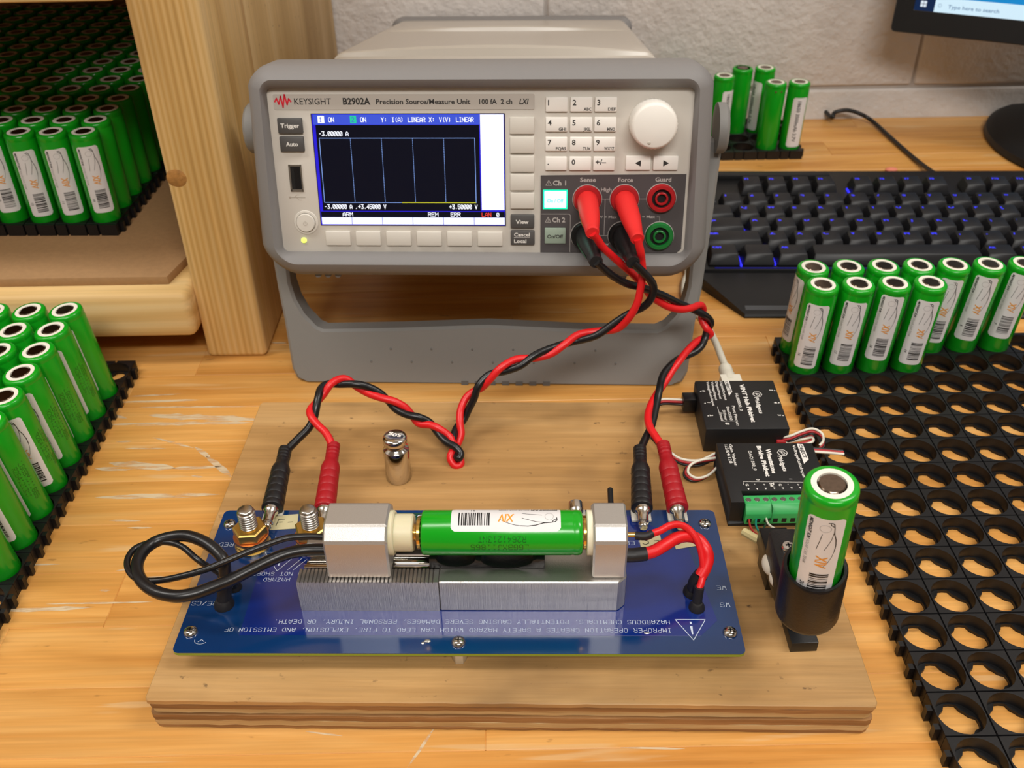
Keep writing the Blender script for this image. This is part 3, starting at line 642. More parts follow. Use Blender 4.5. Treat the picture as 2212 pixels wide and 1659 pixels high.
st('ARM', 33, 18.8, 1.9, 1.9); st('REM', 78.4, 18.8, 1.9, 1.9); st('ERR', 90.4, 18.8, 1.9, 1.8); st('0', 114.6, 18.8, 1.8)
t.use(s_red); plot(t, 'LAN', lambda a, c: (106.8+a, D0-.12, 18.8+c), 1.9, 1.75, .3, 1.35)
t.use(s_bar); plot(t, '1', lambda a, c: (25+a, D0-.12, 67.7+c), 2.1, 1.5, .34); plot(t, '2', lambda a, c: (41.5+a, D0-.12, 67.7+c), 2.1, 1.5, .34)
t.build('screen_graphics', None, ds)
# terminal plate
pl = M().prism([(137.6, -.6), (210, -.6), (212.2, 1.4), (212.4, 41.2), (137.6, 40.4)], -.4, .5, 'y').build('terminal_plate', dark_pl, inst)
t = M().use(grey_t); f = lambda a, c: (a, -.46, c)
text(t, 'Ch 1', (144, -.46, 35.3), X, Z, 2.5, 6.8, .01); text(t, 'Ch 2', (143.8, -.46, 15.8), X, Z, 2.5, 6.8, .01)
text(t, 'Sense', (158, -.46, 37.2), X, Z, 2.1, 8.2, .01); text(t, 'Force', (177.6, -.46, 37.2), X, Z, 2.1, 7.6, .01); text(t, 'Guard', (196.6, -.46, 37.4), X, Z, 2.1, 8.2, .01)
text(t, 'High', (168.9, -.46, 32.2), X, Z, 1.9, 5.4, .0); text(t, 'Low', (169.3, -.46, 3.2), X, Z, 1.9, 4.6, .0)
text(t, '210V = Max', (165, -.46, 18.0), X, Z, 1.4, 12.5, .0); text(t, '250V = Max', (184.5, -.46, 18.2), X, Z, 1.4, 13, .0)
for (uu, vv) in ((141.8, 36.5), (141.6, 17)):
    line(t, [(uu-1.5, vv-1.2), (uu+1.5, vv-1.2), (uu, vv+1.5), (uu-1.5, vv-1.2)], .22, f); line(t, [(uu, vv+.7), (uu, vv-.2)], .24, f); line(t, [(uu, vv-.6), (uu, vv-.8)], .24, f)
line(t, [(138, 20.2), (152.6, 20.2), (153.3, 19.4), (153.3, -.4)], .22, f)
line(t, [(168, 28.2), (200, 28.4)], .22, f); line(t, [(168, 8.7), (200, 8.6)], .22, f); line(t, [(171.2, 28.2), (171.2, 8.7)], .22, f); line(t, [(198.5, 18.8), (200, 18.8), (200, 16.5)], .22, f)
t.build('lettering', None, pl)
o1 = M().use(mat('lit_button', 'bff5e0', .4, emit='b8fff0', estr=1.25)).box(139.6, -1.4, 23.6, 151.0, .2, 32.4).build('output_button', None, inst, bev=.4, label='glowing green On/Off button')
M().use(mat('lit_rim', '0b6e50', .4, emit='12d090', estr=2.2)).box(138.9, -.7, 22.9, 151.6, .2, 33.0).build('button_rim', None, o1)
t = M().use(mat('teal_print', '3fb5a8', .5, emit='58cfc0', estr=.8)); text(t, 'On / Off', (145.3, -1.5, 26.6), X, Z, 1.9, 8.4, 0, align='c'); t.build('legend', None, o1)
o2 = M().box(139.9, -1.4, 4.4, 151, .2, 12.8).build('output_button', mat('dim_green_button', '93a394', .45), inst, bev=.4, label='unlit grey green On/Off button')
t = M().use(dark_t); text(t, 'On/Off', (145.4, -1.5, 7.4), X, Z, 1.9, 8.4, 0.01, align='c'); t.build('legend', None, o2)
JK = [(161.9, 28.1, red_s), (181.2, 28.3, red_s), (200.2, 28.8, red_s), (161.2, 8.8, black_s), (180.8, 8.8, black_s), (200.2, 8.7, green_s)]
for u, v, mm in JK:
    m = M().use(grey_t); m.lathe([(7.75, .3), (7.75, .9)], 32, (u, 0, v), (0, -1, 0))
    m.use(mm); m.lathe([(7.5, .3), (7.4, 2.2), (6.8, 3), (5.2, 3.1), (4.9, 2.6), (4.9, .5)], 32, (u, 0, v), (0, -1, 0), cap0=False, cap1=False)
    m.use(hole_m); m.lathe([(4.95, .9), (.1, .95)], 24, (u, 0, v), (0, -1, 0), cap0=False)
    m.use(mm); m.lathe([(3.4, .5), (3.4, 2.7), (3.1, 3), (2.5, 3), (2.3, 2.6), (2.3, .9)], 24, (u, 0, v), (0, -1, 0), cap0=False, cap1=False)
    m.use(hole_m); m.lathe([(2.3, 1.2), (.1, 1.2)], 16, (u, 0, v), (0, -1, 0), cap0=False)
    m.build('banana_socket', None, inst, label={'red_socket': 'red socket', 'black_plastic': 'black socket', 'green_socket': 'green socket'}[mm.name])
# body
def top(u, d):
    a = max(0., 1-((u-106)/100)**2)
    if d < 128: return 86
    if d in (128.0, 286): return top(u, d-.05)
    if d in (128.7, 286.7): return .25*top(u, d-1)+.75*top(u, d+1)
    if d < 286: return 86+2.0+a*4.5*(1-(d-130)/157)
    return 86+1.8+a*4*(1-(d-287)/120)
m = M(); sec = []
for d in (38, 127.9, 128.0, 128.7, 130, 160, 205, 250, 285.9, 286, 286.7, 288, 330, 400):
    P = rr(5, 208, 1, 86, 8, 7); Q = []
    P = dense(P, 9)
    for (u, v) in P:
        Q.append((u, d, v + (top(u, d)-86)*max(0, (v-60)/26)))
    sec.append(Q)
m.loft(sec, False, False); m.build('case', lid_m, inst, ang=25)
b0 = rr(1, 212, -14, 90, 8, 7); b1 = rr(4, 209, -11, 87, 8, 7)
m = M().loft([L3(rr(6, 207, -6, 83, 9, 7), 396), L3(b0, 402), L3(b0, 424), L3(b1, 431)]); m.build('rear_bumper', grey_p, inst, ang=50)
# handle: lies in a plane leaning from the bench up to the side pivots
piv = Vector((0, 40, 57.5)); base = (II @ Vector((-.014, .4705, 0)))/S; base.x = 0
hd = (piv-base); HL = hd.length; hd.normalize(); hn = Vector((1, 0, 0)).cross(hd)   # hn points towards camera or back
if hn.y > 0: hn = -hn
def hb(u, s_, t_):
    p = Vector((u, 0, 0))+base+hd*s_-hn*t_; zw = (IM @ (p*S)).z/S
    if zw < .15: p += hd*(.15-zw)/.96
    return tuple(p)
U = [(-23.5, HL-6), (-20, 95), (-17, 60), (-14.8, 40), (-12.5, 10), (-10, 3.5), (-4, .3), (216, .3), (222.5, 3.5), (225.3, 10), (227.8, 40), (230.5, 60), (233.5, 95), (237, HL-6), (225.5, HL-6), (222.8, 62), (220.8, 52), (216.5, 44), (211, 38), (206, 35.6), (160, 35.8), (106.5, 38), (55, 35.8), (8, 34.6), (4, 36.5), (-2.5, 44), (-7, 53), (-9.4, 63), (-12, HL-6)]
def inset(P, k):
    n = len(P); Q = []
    for i in range(n):
        a, b, c = Vector(P[i-1]), Vector(P[i]), Vector(P[(i+1) % n]); n1 = Vector((-(b-a).y, (b-a).x)).normalized(); n2 = Vector((-(c-b).y, (c-b).x)).normalized(); nn = (n1+n2); nn = nn/max(.35, nn.length_squared/2)
        Q.append(tuple(b+nn*k))
    return Q
m = M(); Uo = U; Ui = inset(U, 1.6)
m.loft([[hb(u, s_, 2.) for u, s_ in Ui], [hb(u, s_, 3.6) for u, s_ in Uo], [hb(u, s_, 17) for u, s_ in Uo], [hb(u, s_, 18.2) for u, s_ in Ui]], True, True)
for u in (-21.2, 234.6):
    m.lathe([(13.5, 0), (13.5, 4.2), (12.3, 5.6), (.3, 6)], 28, (u+(2.5 if u < 0 else -2.5), 40, 57.5), (-1 if u < 0 else 1, 0, 0))
hdl = m.build('carry_handle', grey_d, inst, ang=40)
m = M().use(mat('handle_pit', '6f6d6a', .6))
for k in range(13):
    for s_, off in ((23, 0),) if k % 2 else ((15, 0),):
        m.ball(hb(36+k*12.2, s_, 2.1), .75, 8, 1, 1, 1)
m.build('moulded_dots', None, hdl)
m = M().use(mat('handle_notch', '5f5d5a', .6))
for k in range(7): u = 90+k*8.2; V = [hb(u+a, s_, t_) for s_, t_ in ((.2, 1.7), (3.2, 1.75)) for a in (0, 4.2)]; m.add(V, [(0, 1, 3, 2)]) if 0 else m.loft([[hb(u, .1, 1.7), hb(u+4.2, .1, 1.7), hb(u+4.2, 3.1, 1.7), hb(u, 3.1, 1.7)], [hb(u, .1, 2.4), hb(u+4.2, .1, 2.4), hb(u+4.2, 3.1, 2.4), hb(u, 3.1, 2.4)]])
m.build('grip_slots', None, hdl)

# ================================================================ blue circuit board on standoffs
PA = -.02579
PM_ = Matrix.Translation((-.1381, .2526, .018)) @ Matrix.Rotation(PA, 4, 'Z')
pcb = thing('circuit_board', 'blue circuit board with white warning print, on clear standoffs on the plywood board', 'circuit board', mtx=PM_)
T = 10.0
m = M().use(pcb_e).prism(rr(0, 228.7, 0, 83, 2.5, 4), T-1.6, T-.25); m.use(pcb_m).prism(rr(0, 228.7, 0, 83, 2.5, 4), T-.25, T)
m.build('laminate', None, pcb)
M().prism([(25, 9), (212, 9), (220, 17), (213, 62), (190, 79), (60, 79), (40, 66), (25, 50)], T, T+.06).build('copper_pour', pcb_c, pcb)
t = M().use(silk); zt = T+.12
def fl(a0, b0): return lambda x, y: (a0-x, b0-y, zt)
plot(t, 'IMPROPER OPERATION CREATES A SAFETY HAZARD WHICH CAN LEAD TO FIRE, EXPLOSION, AND EMISSION OF', fl(200.5, 12.7), 1.95, 1.963, .2)
plot(t, 'HAZARDOUS CHEMICALS, POTENTIALLY CAUSING SEVERE DAMAGES, PERSONAL INJURY, OR DEATH.', fl(200.3, 17.0), 1.95, 1.963, .2)
plot(t, 'DO NOT SHORT', fl(46, 43.6), 1.95, 2.0, .2); plot(t, 'HAZARD', fl(39.5, 40.2), 1.95, 2.0, .2)
plot(t, 'RED', fl(9.7, 61.6), 2.3, 2.4, .22); plot(t, 'RE/CS', fl(11.4, 26.9), 2.2, 2.25, .22); plot(t, 'WE', fl(226.4, 35.8), 2.2, 2.3, .22); plot(t, 'WS', fl(226.4, 26.4), 2.2, 2.3, .22); plot(t, 'ER', fl(190, 62.5), 2.3, 2.4, .22)
g = lambda a, b: (a, b, zt)
for tri, e in (([(202.8, 17.4), (215.1, 17.4), (208.9, 6.8)], 0), ([(25.2, 55.6), (40.6, 55.6), (32.9, 44.3)], 1)):
    line(t, tri+tri[:1], .28, g); cx = tri[2][0]; bt = tri[2][1]
    t.add([(cx-.28, bt+3, zt), (cx+.28, bt+3, zt), (cx+.5, bt+7.2, zt), (cx-.5, bt+7.2, zt)], [(0, 1, 2, 3)]); line(t, [(cx, bt+8.6), (cx, bt+9.2)], .7, g)
    if e: line(t, [(23, 50), (26.5, 45)], .28, g); line(t, [(40, 45), (44.5, 51)], .28, g); line(t, [(37.5, 45), (42.5, 52)], .28, g)
line(t, [(10.2+2.6*cos(a/4), 6.2+1.9*sin(a/4)) for a in range(12, 24)], .2, g); line(t, [(9.2, 5.4), (10.4, 6.6), (11.6, 5.6)], .2, g)
t.build('silkscreen', None, pcb, label='white upside down warning lettering and symbols')
sm = M().use(solder); sm.ball((102, 6.2, T), 1.1, 12, 1.3, .8, .4); sm.ball((100.3, 5.2, T), .7, 10, 1, 1, .4); sm.ball((190.5, 10.4, T), .8, 10, 1.6, .6, .4); sm.build('solder_splash', None, pcb)
for a, b in ((4.8, 73.3), (223.2, 73.6), (4.8, 10.4), (114.6, 5.4), (224, 10.6)):
    m = M().lathe([(2.9, 0), (2.9, .6), (2.3, 1.5), (1.1, 2.0), (.2, 2.05)], 24, (a, b, T)); m.use(chrome)
    s_ = m.build('screw', chrome, pcb)
    x = M().use(hole_m); x.box(a-1.2, b-.28, T+1.5, a+1.2, b+.28, T+2.1); x.box(a-.28, b-1.2, T+1.5, a+.28, b+1.2, T+2.1); x.build('cross_recess', None, s_)
    M().lathe([(3.1, 0), (3.1, T-1.65)], 6, (a, b, 0), ph=.3).build('standoff', clear_n, pcb, bev=.2, label='clear hexagonal standoff')
def hexm(m, a, b, h0, h1, r, ph=0): 
    return m.lathe([(r*.9, h0), (r, h0+.5), (r, h1-.5), (r*.9, h1)], 6, (a, b, 0), ph=ph)
for a, b, ph in ((18.8, 60.2, .35), (46.2, 60.6, .1)):
    prof = [(3.85, T)]; h = T+11.5
    prof.append((3.85, h))
    while h < T+20.2: prof += [(3.3, h+.15), (3.95, h+.75), (3.3, h+1.3)]; h += 1.3
    prof += [(3.5, h), (3.3, h+.9), (2.6, h+1.3), (.2, h+1.3)]
    sd = M().lathe(prof, 28, (a, b, 0)).build('terminal_stud', zinc, pcb, ang=50, label='threaded steel stud with brass nuts')
    M().lathe([(8, T+.02), (8, T+1.2), (4, T+1.25)], 28, (a, b, 0)).build('washer', mat('brassy_washer', 'b7ad95', .3, metal=1), sd)
    hexm(M(), a, b, T+1.25, T+5.4, 7.3, ph+.4).build('nut', brass, sd, label='lower brass nut')
    M().lathe([(7.8, T+5.4), (7.8, T+6.6), (4, T+6.7)], 28, (a, b, 0)).build('washer', copper, sd, label='copper ring terminal')
    hexm(M(), a, b, T+6.7, T+11.6, 7.5, ph).build('nut', brass, sd, label='upper brass nut')
for a, b, ang in ((23.8, 79, -.02), (48.3, 79, 0), (194.5, 79, .06), (211.2, 79, -.04), (164.4, 79, 0)):
    m = M().use(nickel); d = Vector((sin(ang), cos(ang), .05)); o = Vector((a, b-10, T+4.2))
    m.lathe([(.3, -2.2), (1.8, -1.9), (2.4, -.6), (2.2, .3), (1.7, .6), (2.5, 1.0), (2.5, 6.5), (3.2, 7.6), (3.5, 8.5), (3.6, 12.5), (3.0, 12.9), (2.6, 12.9), (2.5, 9)], 24, o, d, cap1=False)
    m.use(hole_m).lathe([(2.5, 9.1), (.1, 9.1)], 16, o, d, cap0=False)
    s_ = m.build('banana_socket', None, pcb, ang=40)
    g_ = M().use(mat('translucent_pad', 'c4bfb4', .35, bump=.6, bscale=500)); g_.box(a-4.6, b-4.5, T, a-1.8, b+3, T+1.6); g_.box(a+1.8, b-4.5 if a > 60 else b-.5, T, a+4.6, b+3, T+1.6)
    g_.build('mounting_pad', None, s_, bev=.6)
for P, tx_, o, hh, ln in (([(21.9, 78.6), (35.3, 80.2), (36.4, 70.6), (23.3, 69.6)], 'F-', (34, 77), 3.0, 9), ([(192.4, 67.2), (201.9, 68.4), (202.3, 59), (192.6, 57.2)], 'S-', (201, 66.8), 4.2, 8), ([(206.6, 67), (214.6, 68.2), (217.9, 59.6), (208.1, 57.4)], 'S+', (215.2, 66.8), 4.2, 8)):
    tp = M().prism(P[::-1], T+.1, T+.28).build('tape_label', tape_m, pcb, label='masking tape label reading '+tx_)
    if tx_ == 'F-': sgn = 1; f = lambda x, y: (26.4+x*.95, 72.3+y, T+.36)
    else:
        a0 = P[0][0]+1.2; f = lambda x, y, a0=a0: (a0+x, 60.2+y, T+.36)
    x = M().use(black_t)
    if tx_[0] == 'F': line(x, [(0, 0), (.5, 4.2), (3.4, 4.4)], .36, f); line(x, [(.4, 2.3), (2.6, 2.4)], .36, f)
    else: line(x, [(3.2, 4.6), (1.5, 5), (.5, 3.8), (1.2, 2.8), (2.6, 2.2), (2.8, .8), (1.4, 0), (.2, .5)], .36, f)
    line(x, [(5.4, 2.3), (7.6, 2.5)], .36, f)
    if tx_ == 'S+': line(x, [(6.5, 1.4), (6.5, 3.5)], .36, f)
    x.build('lettering', None, tp)
m = M().use(black_s).box(82, 62, T, 102, 72, T+7)
fh = m.build('fuse_holder', black_s, pcb, bev=.4)
m = M().prism([(83, 7), (84, 17), (85, 17.6), (99.5, 17.6), (100.5, 17), (101.2, 7)], 63.6, 70.2, 'y')
m.v = [(a, b, T-7+c) for a, b, c in m.v]
fz = m.build('blade_fuse', fuse_m, fh, bev=.5, label='dark green fuse')
t = M().use(silk); text(t, '35', (95.5, 68.4, T+10.75), (-1, 0, 0), (0, -1, 0), 3.2, 6.4, -.01); t.build('lettering', None, fz)
m = M().use(zinc)
for k in range(3): m.box(104, 66.5+k*4, T, 168, 67.6+k*4, T+.5)
m.box(104, 77, T, 120, 81, T+1.2); m.build('connector_strip', None, pcb)

# ================================================================ aluminium cell clamp
CMt = Matrix.Translation((-.1381, .2526, .028)) @ Matrix.Rotation(PA, 4, 'Z'); CI = CMt.inverted()
clamp = thing('battery_clamp', 'aluminium battery clamp with toothed rail bolted on the blue circuit board', 'clamp', mtx=CMt)
def CW_(P): return [tuple((CI @ (Vector(p)*S))/S) for p in P]
m = M().use(alu_b)
P = [(51, 0), (51, 17)]; a = 51.; P = [(48, 0), (48, 15.6)]; a = 48.
while a < 105.0: P += [(a, 16.1), (a+.3, 17), (a+1.35, 17)]; a += 1.64
P += [(106, 17), (106, 0)]
m.prism([(x, z) for x, z in P], 22, 29.5, 'y'); m.build('toothed_rail', None, clamp, ang=20)
M().prism([(106.05, 22), (179.5, 22), (182.8, 25.3), (182.8, 47), (179.5, 50.3), (106.05, 50.3)], 0, 17).build('base_rail', alu_b, clamp, bev=.5, seg=1, ang=12)
m = M(); m.box(48, 29.5, 0, 106, 44, 9.5); m.box(48.2, 44, 0, 106, 50.3, 17); m.build('base_rail', alu_b, clamp, bev=.4, seg=1)
m = M(); m.box(49, 31.5, 9.5, 105.9, 41.5, 11); m.box(49, 32.5, 11, 105.9, 34.2, 14.5); m.box(49, 39, 11, 105.9, 40.6, 14.5); m.box(49, 35.4, 11, 105.9, 37.6, 12.6); m.build('guide_rail', chrome, clamp, bev=.25)
BP = [(24, 17), (24, 37), (29, 42), (42, 42), (47, 37), (47, 17)]
M().prism(BP, 61, 86.6, 'x').build('sliding_block', alu, clamp, bev=.8, seg=1, ang=12)
M().prism(BP, 168.6, 182.2, 'x').build('fixed_block', alu, clamp, bev=.8, seg=1, ang=12)
AX = (1, 0, 0); CB, CH = 35.2, 32.0
m = M().lathe([(9.2, 0), (9.2, 1.4), (8.6, 2)], 32, (86.6, CB, CH), AX); m.lathe([(7.7, 0), (7.7, 7.6), (7.2, 8.2)], 32, (88, CB, CH), AX); m.build('bushing', white_n, clamp, label='milky nylon bushing')
m = M().lathe([(3.5, 0), (3.5, 5)], 20, (93, CB, CH), AX); m.lathe([(5.4, 0), (6.7, .5), (6.7, 1.7), (5.8, 2)], 28, (97.3, CB, CH), AX)
for k in range(16): a = 2*pi*k/16; m.lathe([(.75, 0), (.5, .5)], 6, (98.9, CB+6*cos(a), CH+6*sin(a)), AX)
m.build('contact_probe', gold, clamp, label='gold crown contact')
M().lathe([(9.2, 0), (9.2, 2.0), (8.7, 2.3)], 32, (168.6, CB, CH), (-1, 0, 0)).build('bushing', cream, clamp, label='cream disc')
m = M().lathe([(5.4, 0), (6.9, .4), (6.9, 1.4), (5.8, 1.7)], 28, (166.5, CB, CH), (-1, 0, 0))
for k in range(16): a = 2*pi*k/16; m.lathe([(.8, 0), (.5, .4)], 6, (165, CB+6.2*cos(a), CH+6.2*sin(a)), (-1, 0, 0))
m.build('contact_probe', gold, clamp, label='gold crown contact')
P = [(102, 17), (102, 22.5), (104, 22.5)] + [(113-8*cos(pi*k/8), 22.5-4.5*sin(pi*k/8)) for k in range(9)] + [(122, 21.5)] + [(134-10.5*cos(pi*k/10), 21.5-4*sin(pi*k/10)) for k in range(11)] + [(146, 22.5), (149.5, 22.2), (149.5, 17)]
M().prism(P, 29.6, 41.5, 'y').build('printed_cradle', black_p, clamp, bev=.35)
M().cyl((177.6, 46, 27), (178.4, 67, 27), 1.25, seg=12).build('push_rod', black_s, clamp, label='black rod behind the right block')
CJ = {"L_red":[[62.7,423.8,120.5],[64.6,423.0,113.8],[65.4,424.0,109.4],[66.2,423.2,102.3],[65.5,421.1,94.8],[63.9,419.2,86.8],[59.9,418.9,78.0],[54.4,421.2,70.6],[44.3,423.7,67.8],[34.9,422.2,67.0],[27.7,417.8,64.0],[20.9,415.7,59.8],[12.8,415.0,57.7],[2.4,413.1,58.4],[-5.8,409.0,55.9],[-11.6,407.0,49.9],[-16.0,407.4,44.6],[-19.8,408.2,42.1],[-24.2,406.3,39.2],[-27.1,401.5,34.7],[-27.4,395.7,31.1],[-26.8,391.8,26.8],[-28.6,388.1,23.4],[-31.2,381.2,23.5],[-32.2,378.3,21.4],[-29.5,376.0,18.3],[-26.8,377.4,18.9],[-28.1,380.6,22.1],[-30.5,384.1,25.4],[-32.6,387.9,28.2],[-38.2,389.8,32.3],[-42.5,391.2,33.4],[-48.4,393.6,32.6],[-52.0,397.2,35.0],[-55.3,398.6,39.3],[-60.8,399.2,43.0],[-67.1,400.0,44.7],[-73.7,402.4,45.8],[-80.3,405.6,48.0],[-85.0,406.8,52.1],[-88.8,404.8,53.6],[-92.4,400.7,53.5],[-96.0,397.7,49.7],[-99.9,393.4,46.8],[-101.9,388.1,46.5],[-100.5,383.3,45.8],[-96.7,378.9,43.8],[-92.9,375.4,42.2],[-89.9,371.1,39.4],[-88.6,367.5,37.3]],"L_blk":[[60.6,418.2,110.6],[66.1,418.8,104.7],[71.1,419.6,98.0],[71.7,420.2,91.2],[68.3,421.3,84.2],[59.8,422.7,78.2],[53.1,422.0,73.5],[44.0,420.4,67.3],[33.7,421.4,63.5],[24.5,419.5,62.1],[12.7,413.7,60.7],[4.6,410.2,56.3],[-3.5,410.0,53.1],[-11.6,409.8,51.4],[-17.4,405.9,47.2],[-19.7,404.0,40.8],[-22.8,402.7,34.6],[-25.8,400.2,29.3],[-29.4,395.5,27.6],[-30.9,387.6,26.6],[-30.6,383.8,22.3],[-28.0,377.0,22.7],[-26.8,378.9,24.1],[-29.6,381.4,26.7],[-33.9,383.7,27.9],[-38.3,388.8,29.5],[-42.7,393.5,33.1],[-48.2,394.0,36.4],[-54.5,395.0,37.5],[-60.3,398.2,38.8],[-64.7,402.3,41.7],[-68.8,403.6,45.7],[-74.2,403.9,49.1],[-80.3,403.2,51.5],[-88.4,404.3,50.9],[-94.5,403.6,51.6],[-97.3,399.4,52.0],[-98.0,393.8,50.9],[-98.8,389.0,47.5],[-99.9,386.0,43.7],[-102.4,381.3,40.4],[-106.8,376.8,37.9],[-110.5,372.8,35.9],[-113.1,369.7,34.7]],"R_red":[[40.7,425.6,123.3],[43.2,426.7,119.7],[46.2,427.6,114.7],[51.0,428.8,109.3],[56.9,430.0,103.0],[62.9,431.4,96.8],[67.8,432.3,90.7],[71.2,432.8,85.5],[73.5,434.2,81.9],[77.5,435.9,78.2],[83.8,437.4,73.6],[91.1,440.1,70.3],[97.4,444.4,68.6],[103.0,450.1,66.9],[105.5,452.1,63.2],[105.2,452.7,59.3],[105.5,450.5,56.2],[107.6,447.5,53.2],[110.1,447.4,49.9],[108.1,447.1,48.0],[103.8,444.2,48.3],[99.3,439.1,48.5],[94.0,432.1,47.7],[89.7,425.9,46.5],[85.4,420.6,44.2],[81.9,415.3,42.2],[78.5,410.2,40.9],[74.0,402.8,39.5],[70.7,395.2,39.1],[68.7,387.5,38.8],[68.7,379.8,38.5],[70.7,372.9,37.8],[72.8,366.7,37.2],[73.7,361.4,37.3]],"R_blk":[[42.4,418.8,111.0],[45.2,420.3,107.7],[49.8,421.2,103.0],[54.5,422.9,98.8],[60.4,425.0,94.6],[66.5,428.1,91.3],[72.8,431.9,86.8],[80.9,436.4,80.8],[87.8,440.8,74.7],[94.2,445.2,69.3],[99.8,446.8,65.6],[104.7,447.2,62.6],[108.2,449.5,58.9],[110.2,450.5,55.2],[109.7,450.9,52.3],[108.2,449.3,50.4],[106.3,443.3,49.9],[104.1,439.7,47.4],[100.4,436.1,45.9],[95.4,433.1,45.4],[90.3,429.5,45.8],[84.9,423.4,45.6],[80.4,417.0,44.7],[77.9,410.6,43.3],[76.7,405.5,43.1],[75.1,400.2,40.8],[73.5,394.6,38.9],[71.8,388.6,37.2],[69.7,382.5,35.8],[66.5,375.8,35.0],[63.8,369.7,34.5],[62.1,364.6,34.7]],"thinL":[[-77.6,283.7,60.0],[-85.2,284.2,60.0],[-92.6,283.5,60.0],[-99.9,281.3,59.0],[-107.0,278.6,58.0],[-113.9,275.4,57.0],[-122.8,272.2,55.0],[-132.1,270.6,53.0],[-142.5,270.0,51.0],[-151.6,271.6,50.0],[-157.4,276.8,50.0],[-159.8,283.4,50.0],[-158.5,289.2,50.0],[-153.1,292.3,50.0],[-145.3,292.4,50.0],[-139.2,290.5,49.0],[-133.8,286.7,47.0],[-130.2,285.5,44.0],[-126.2,285.6,40.0],[-122.6,284.4,37.0]],"thickL":[[-77.5,283.6,53.0],[-86.1,283.5,53.0],[-93.3,281.6,53.0],[-100.5,278.6,52.0],[-107.4,274.6,51.0],[-114.1,270.7,50.0],[-120.7,266.9,50.0],[-127.2,263.6,50.0],[-134.2,262.4,50.0],[-142.1,264.5,50.0],[-148.6,269.1,50.0],[-152.9,274.7,50.0],[-155.1,281.2,50.0],[-154.6,287.7,50.0],[-151.3,292.8,50.0],[-144.8,294.6,51.0],[-137.5,294.0,52.0],[-129.9,290.5,52.0],[-124.3,286.5,51.0],[-120.3,282.6,49.0],[-120.0,280.7,45.0],[-120.4,279.3,41.0]],"jointL1":[[-120.4,280.1,42.0],[-121.6,279.3,36.0],[-122.7,277.2,28.5]],"jointL2":[[-121.9,284.7,40.0],[-119.8,284.5,36.0],[-119.9,286.1,30.0],[-120.4,286.7,28.5]],"thinR":[[54.0,281.6,60.0],[58.9,283.6,60.0],[63.1,286.4,60.0],[67.3,288.2,59.0],[71.2,288.0,57.0],[74.4,285.9,54.0],[76.4,283.2,50.0],[77.3,280.5,46.0],[77.5,277.8,42.0],[76.5,274.8,39.0],[75.4,273.1,37.0]],"thickR":[[51.1,277.7,53.0],[56.0,278.9,53.0],[61.0,281.4,54.0],[66.3,285.3,54.0],[71.5,287.5,53.0],[76.1,287.5,51.0],[78.8,284.1,49.0],[79.6,281.7,46.0],[78.6,279.4,43.0],[76.4,277.2,40.0]],"jointR1":[[75.5,273.2,38.0],[75.1,272.2,33.0],[74.9,270.7,28.5]],"jointR2":[[77.0,278.4,40.0],[75.0,278.5,35.0],[74.8,279.3,28.5]],"sleeveR":[[48.7,281.2,60.0],[53.0,280.8,60.0],[55.6,282.1,60.0]],"sleeveRt":[[43.6,277.3,53.0],[48.3,277.2,53.0],[53.2,277.9,53.0]],"usb":[[121.5,437.6,25.0],[121.7,452.3,25.0],[121.7,465.7,24.0],[122.2,478.7,22.0],[122.7,492.1,19.0],[123.4,512.3,14.0],[121.3,536.2,8.0],[119.1,557.9,4.0],[118.9,572.0,3.0],[121.7,588.1,3.0],[125.8,601.3,3.0],[127.7,622.1,3.0]],"rib1":[[95.7,416.2,26.0],[88.4,417.2,26.0],[79.9,418.4,25.0],[72.8,411.2,24.0],[70.7,398.5,23.0],[73.6,388.6,23.0],[78.2,379.1,23.0],[84.3,372.4,22.0],[93.4,370.7,22.0],[102.5,375.9,22.0]],"rib2":[[101.4,371.0,24.0],[93.0,369.4,24.0],[87.3,366.8,23.0],[85.8,363.2,21.0],[89.6,360.4,20.0],[95.6,362.3,20.0],[101.1,367.3,21.0]],"rib3":[[136.1,384.8,24.0],[141.0,382.4,27.0],[146.9,383.5,29.0],[152.8,384.4,30.0],[157.0,381.7,29.0],[157.6,379.4,26.0],[155.7,378.2,24.0]],"rib4":[[136.3,383.6,24.0],[142.9,384.1,25.0],[148.8,384.6,26.0],[153.1,385.6,26.0],[153.5,383.8,25.0],[148.6,382.5,24.0],[140.3,382.1,23.0]],"stub":[[150.6,375.6,25.0],[159.2,374.3,25.0],[166.3,373.0,25.0]],"lwr":[[109.9,331.3,23.0],[107.7,318.5,27.0],[108.6,308.3,32.0],[112.0,299.8,38.0]],"lwg":[[113.8,331.2,23.0],[110.4,320.0,27.0],[109.8,308.9,32.0],[111.4,299.3,38.0]],"lww":[[117.9,331.1,23.0],[115.9,319.7,28.0],[118.1,310.0,33.0],[121.3,304.6,37.0],[125.0,303.5,38.0]],"lwk":[[121.4,331.0,23.0],[115.2,320.8,27.0],[111.1,311.3,31.0],[110.7,301.9,36.0]],"cwire":[[311.6,896.8,6.0],[314.3,899.4,10.0],[325.9,899.5,12.0],[338.2,897.1,9.0],[349.0,890.3,4.0],[353.9,850.9,2.5],[358.1,802.2,2.5],[361.0,757.2,6.0]]}
def wire(name, key_, r, m_, par, lab=None, fn=CW_, sub=5, taper=None):
    o = M().tube(fn(CJ[key_]), r, 10, sub, taper).build(name, m_, par, ang=60)
    if lab: o['label'] = lab
    return o
wire('wire', 'thinL', 1.35, black_w, clamp, 'thin black looped wire'); wire('wire', 'thickL', 2.55, black_w, clamp, 'thick black looped wire')
wire('wire', 'thinR', 1.5, red_w, clamp, 'thin red wire'); wire('wire', 'thickR', 2.6, red_w, clamp, 'thick red wire')
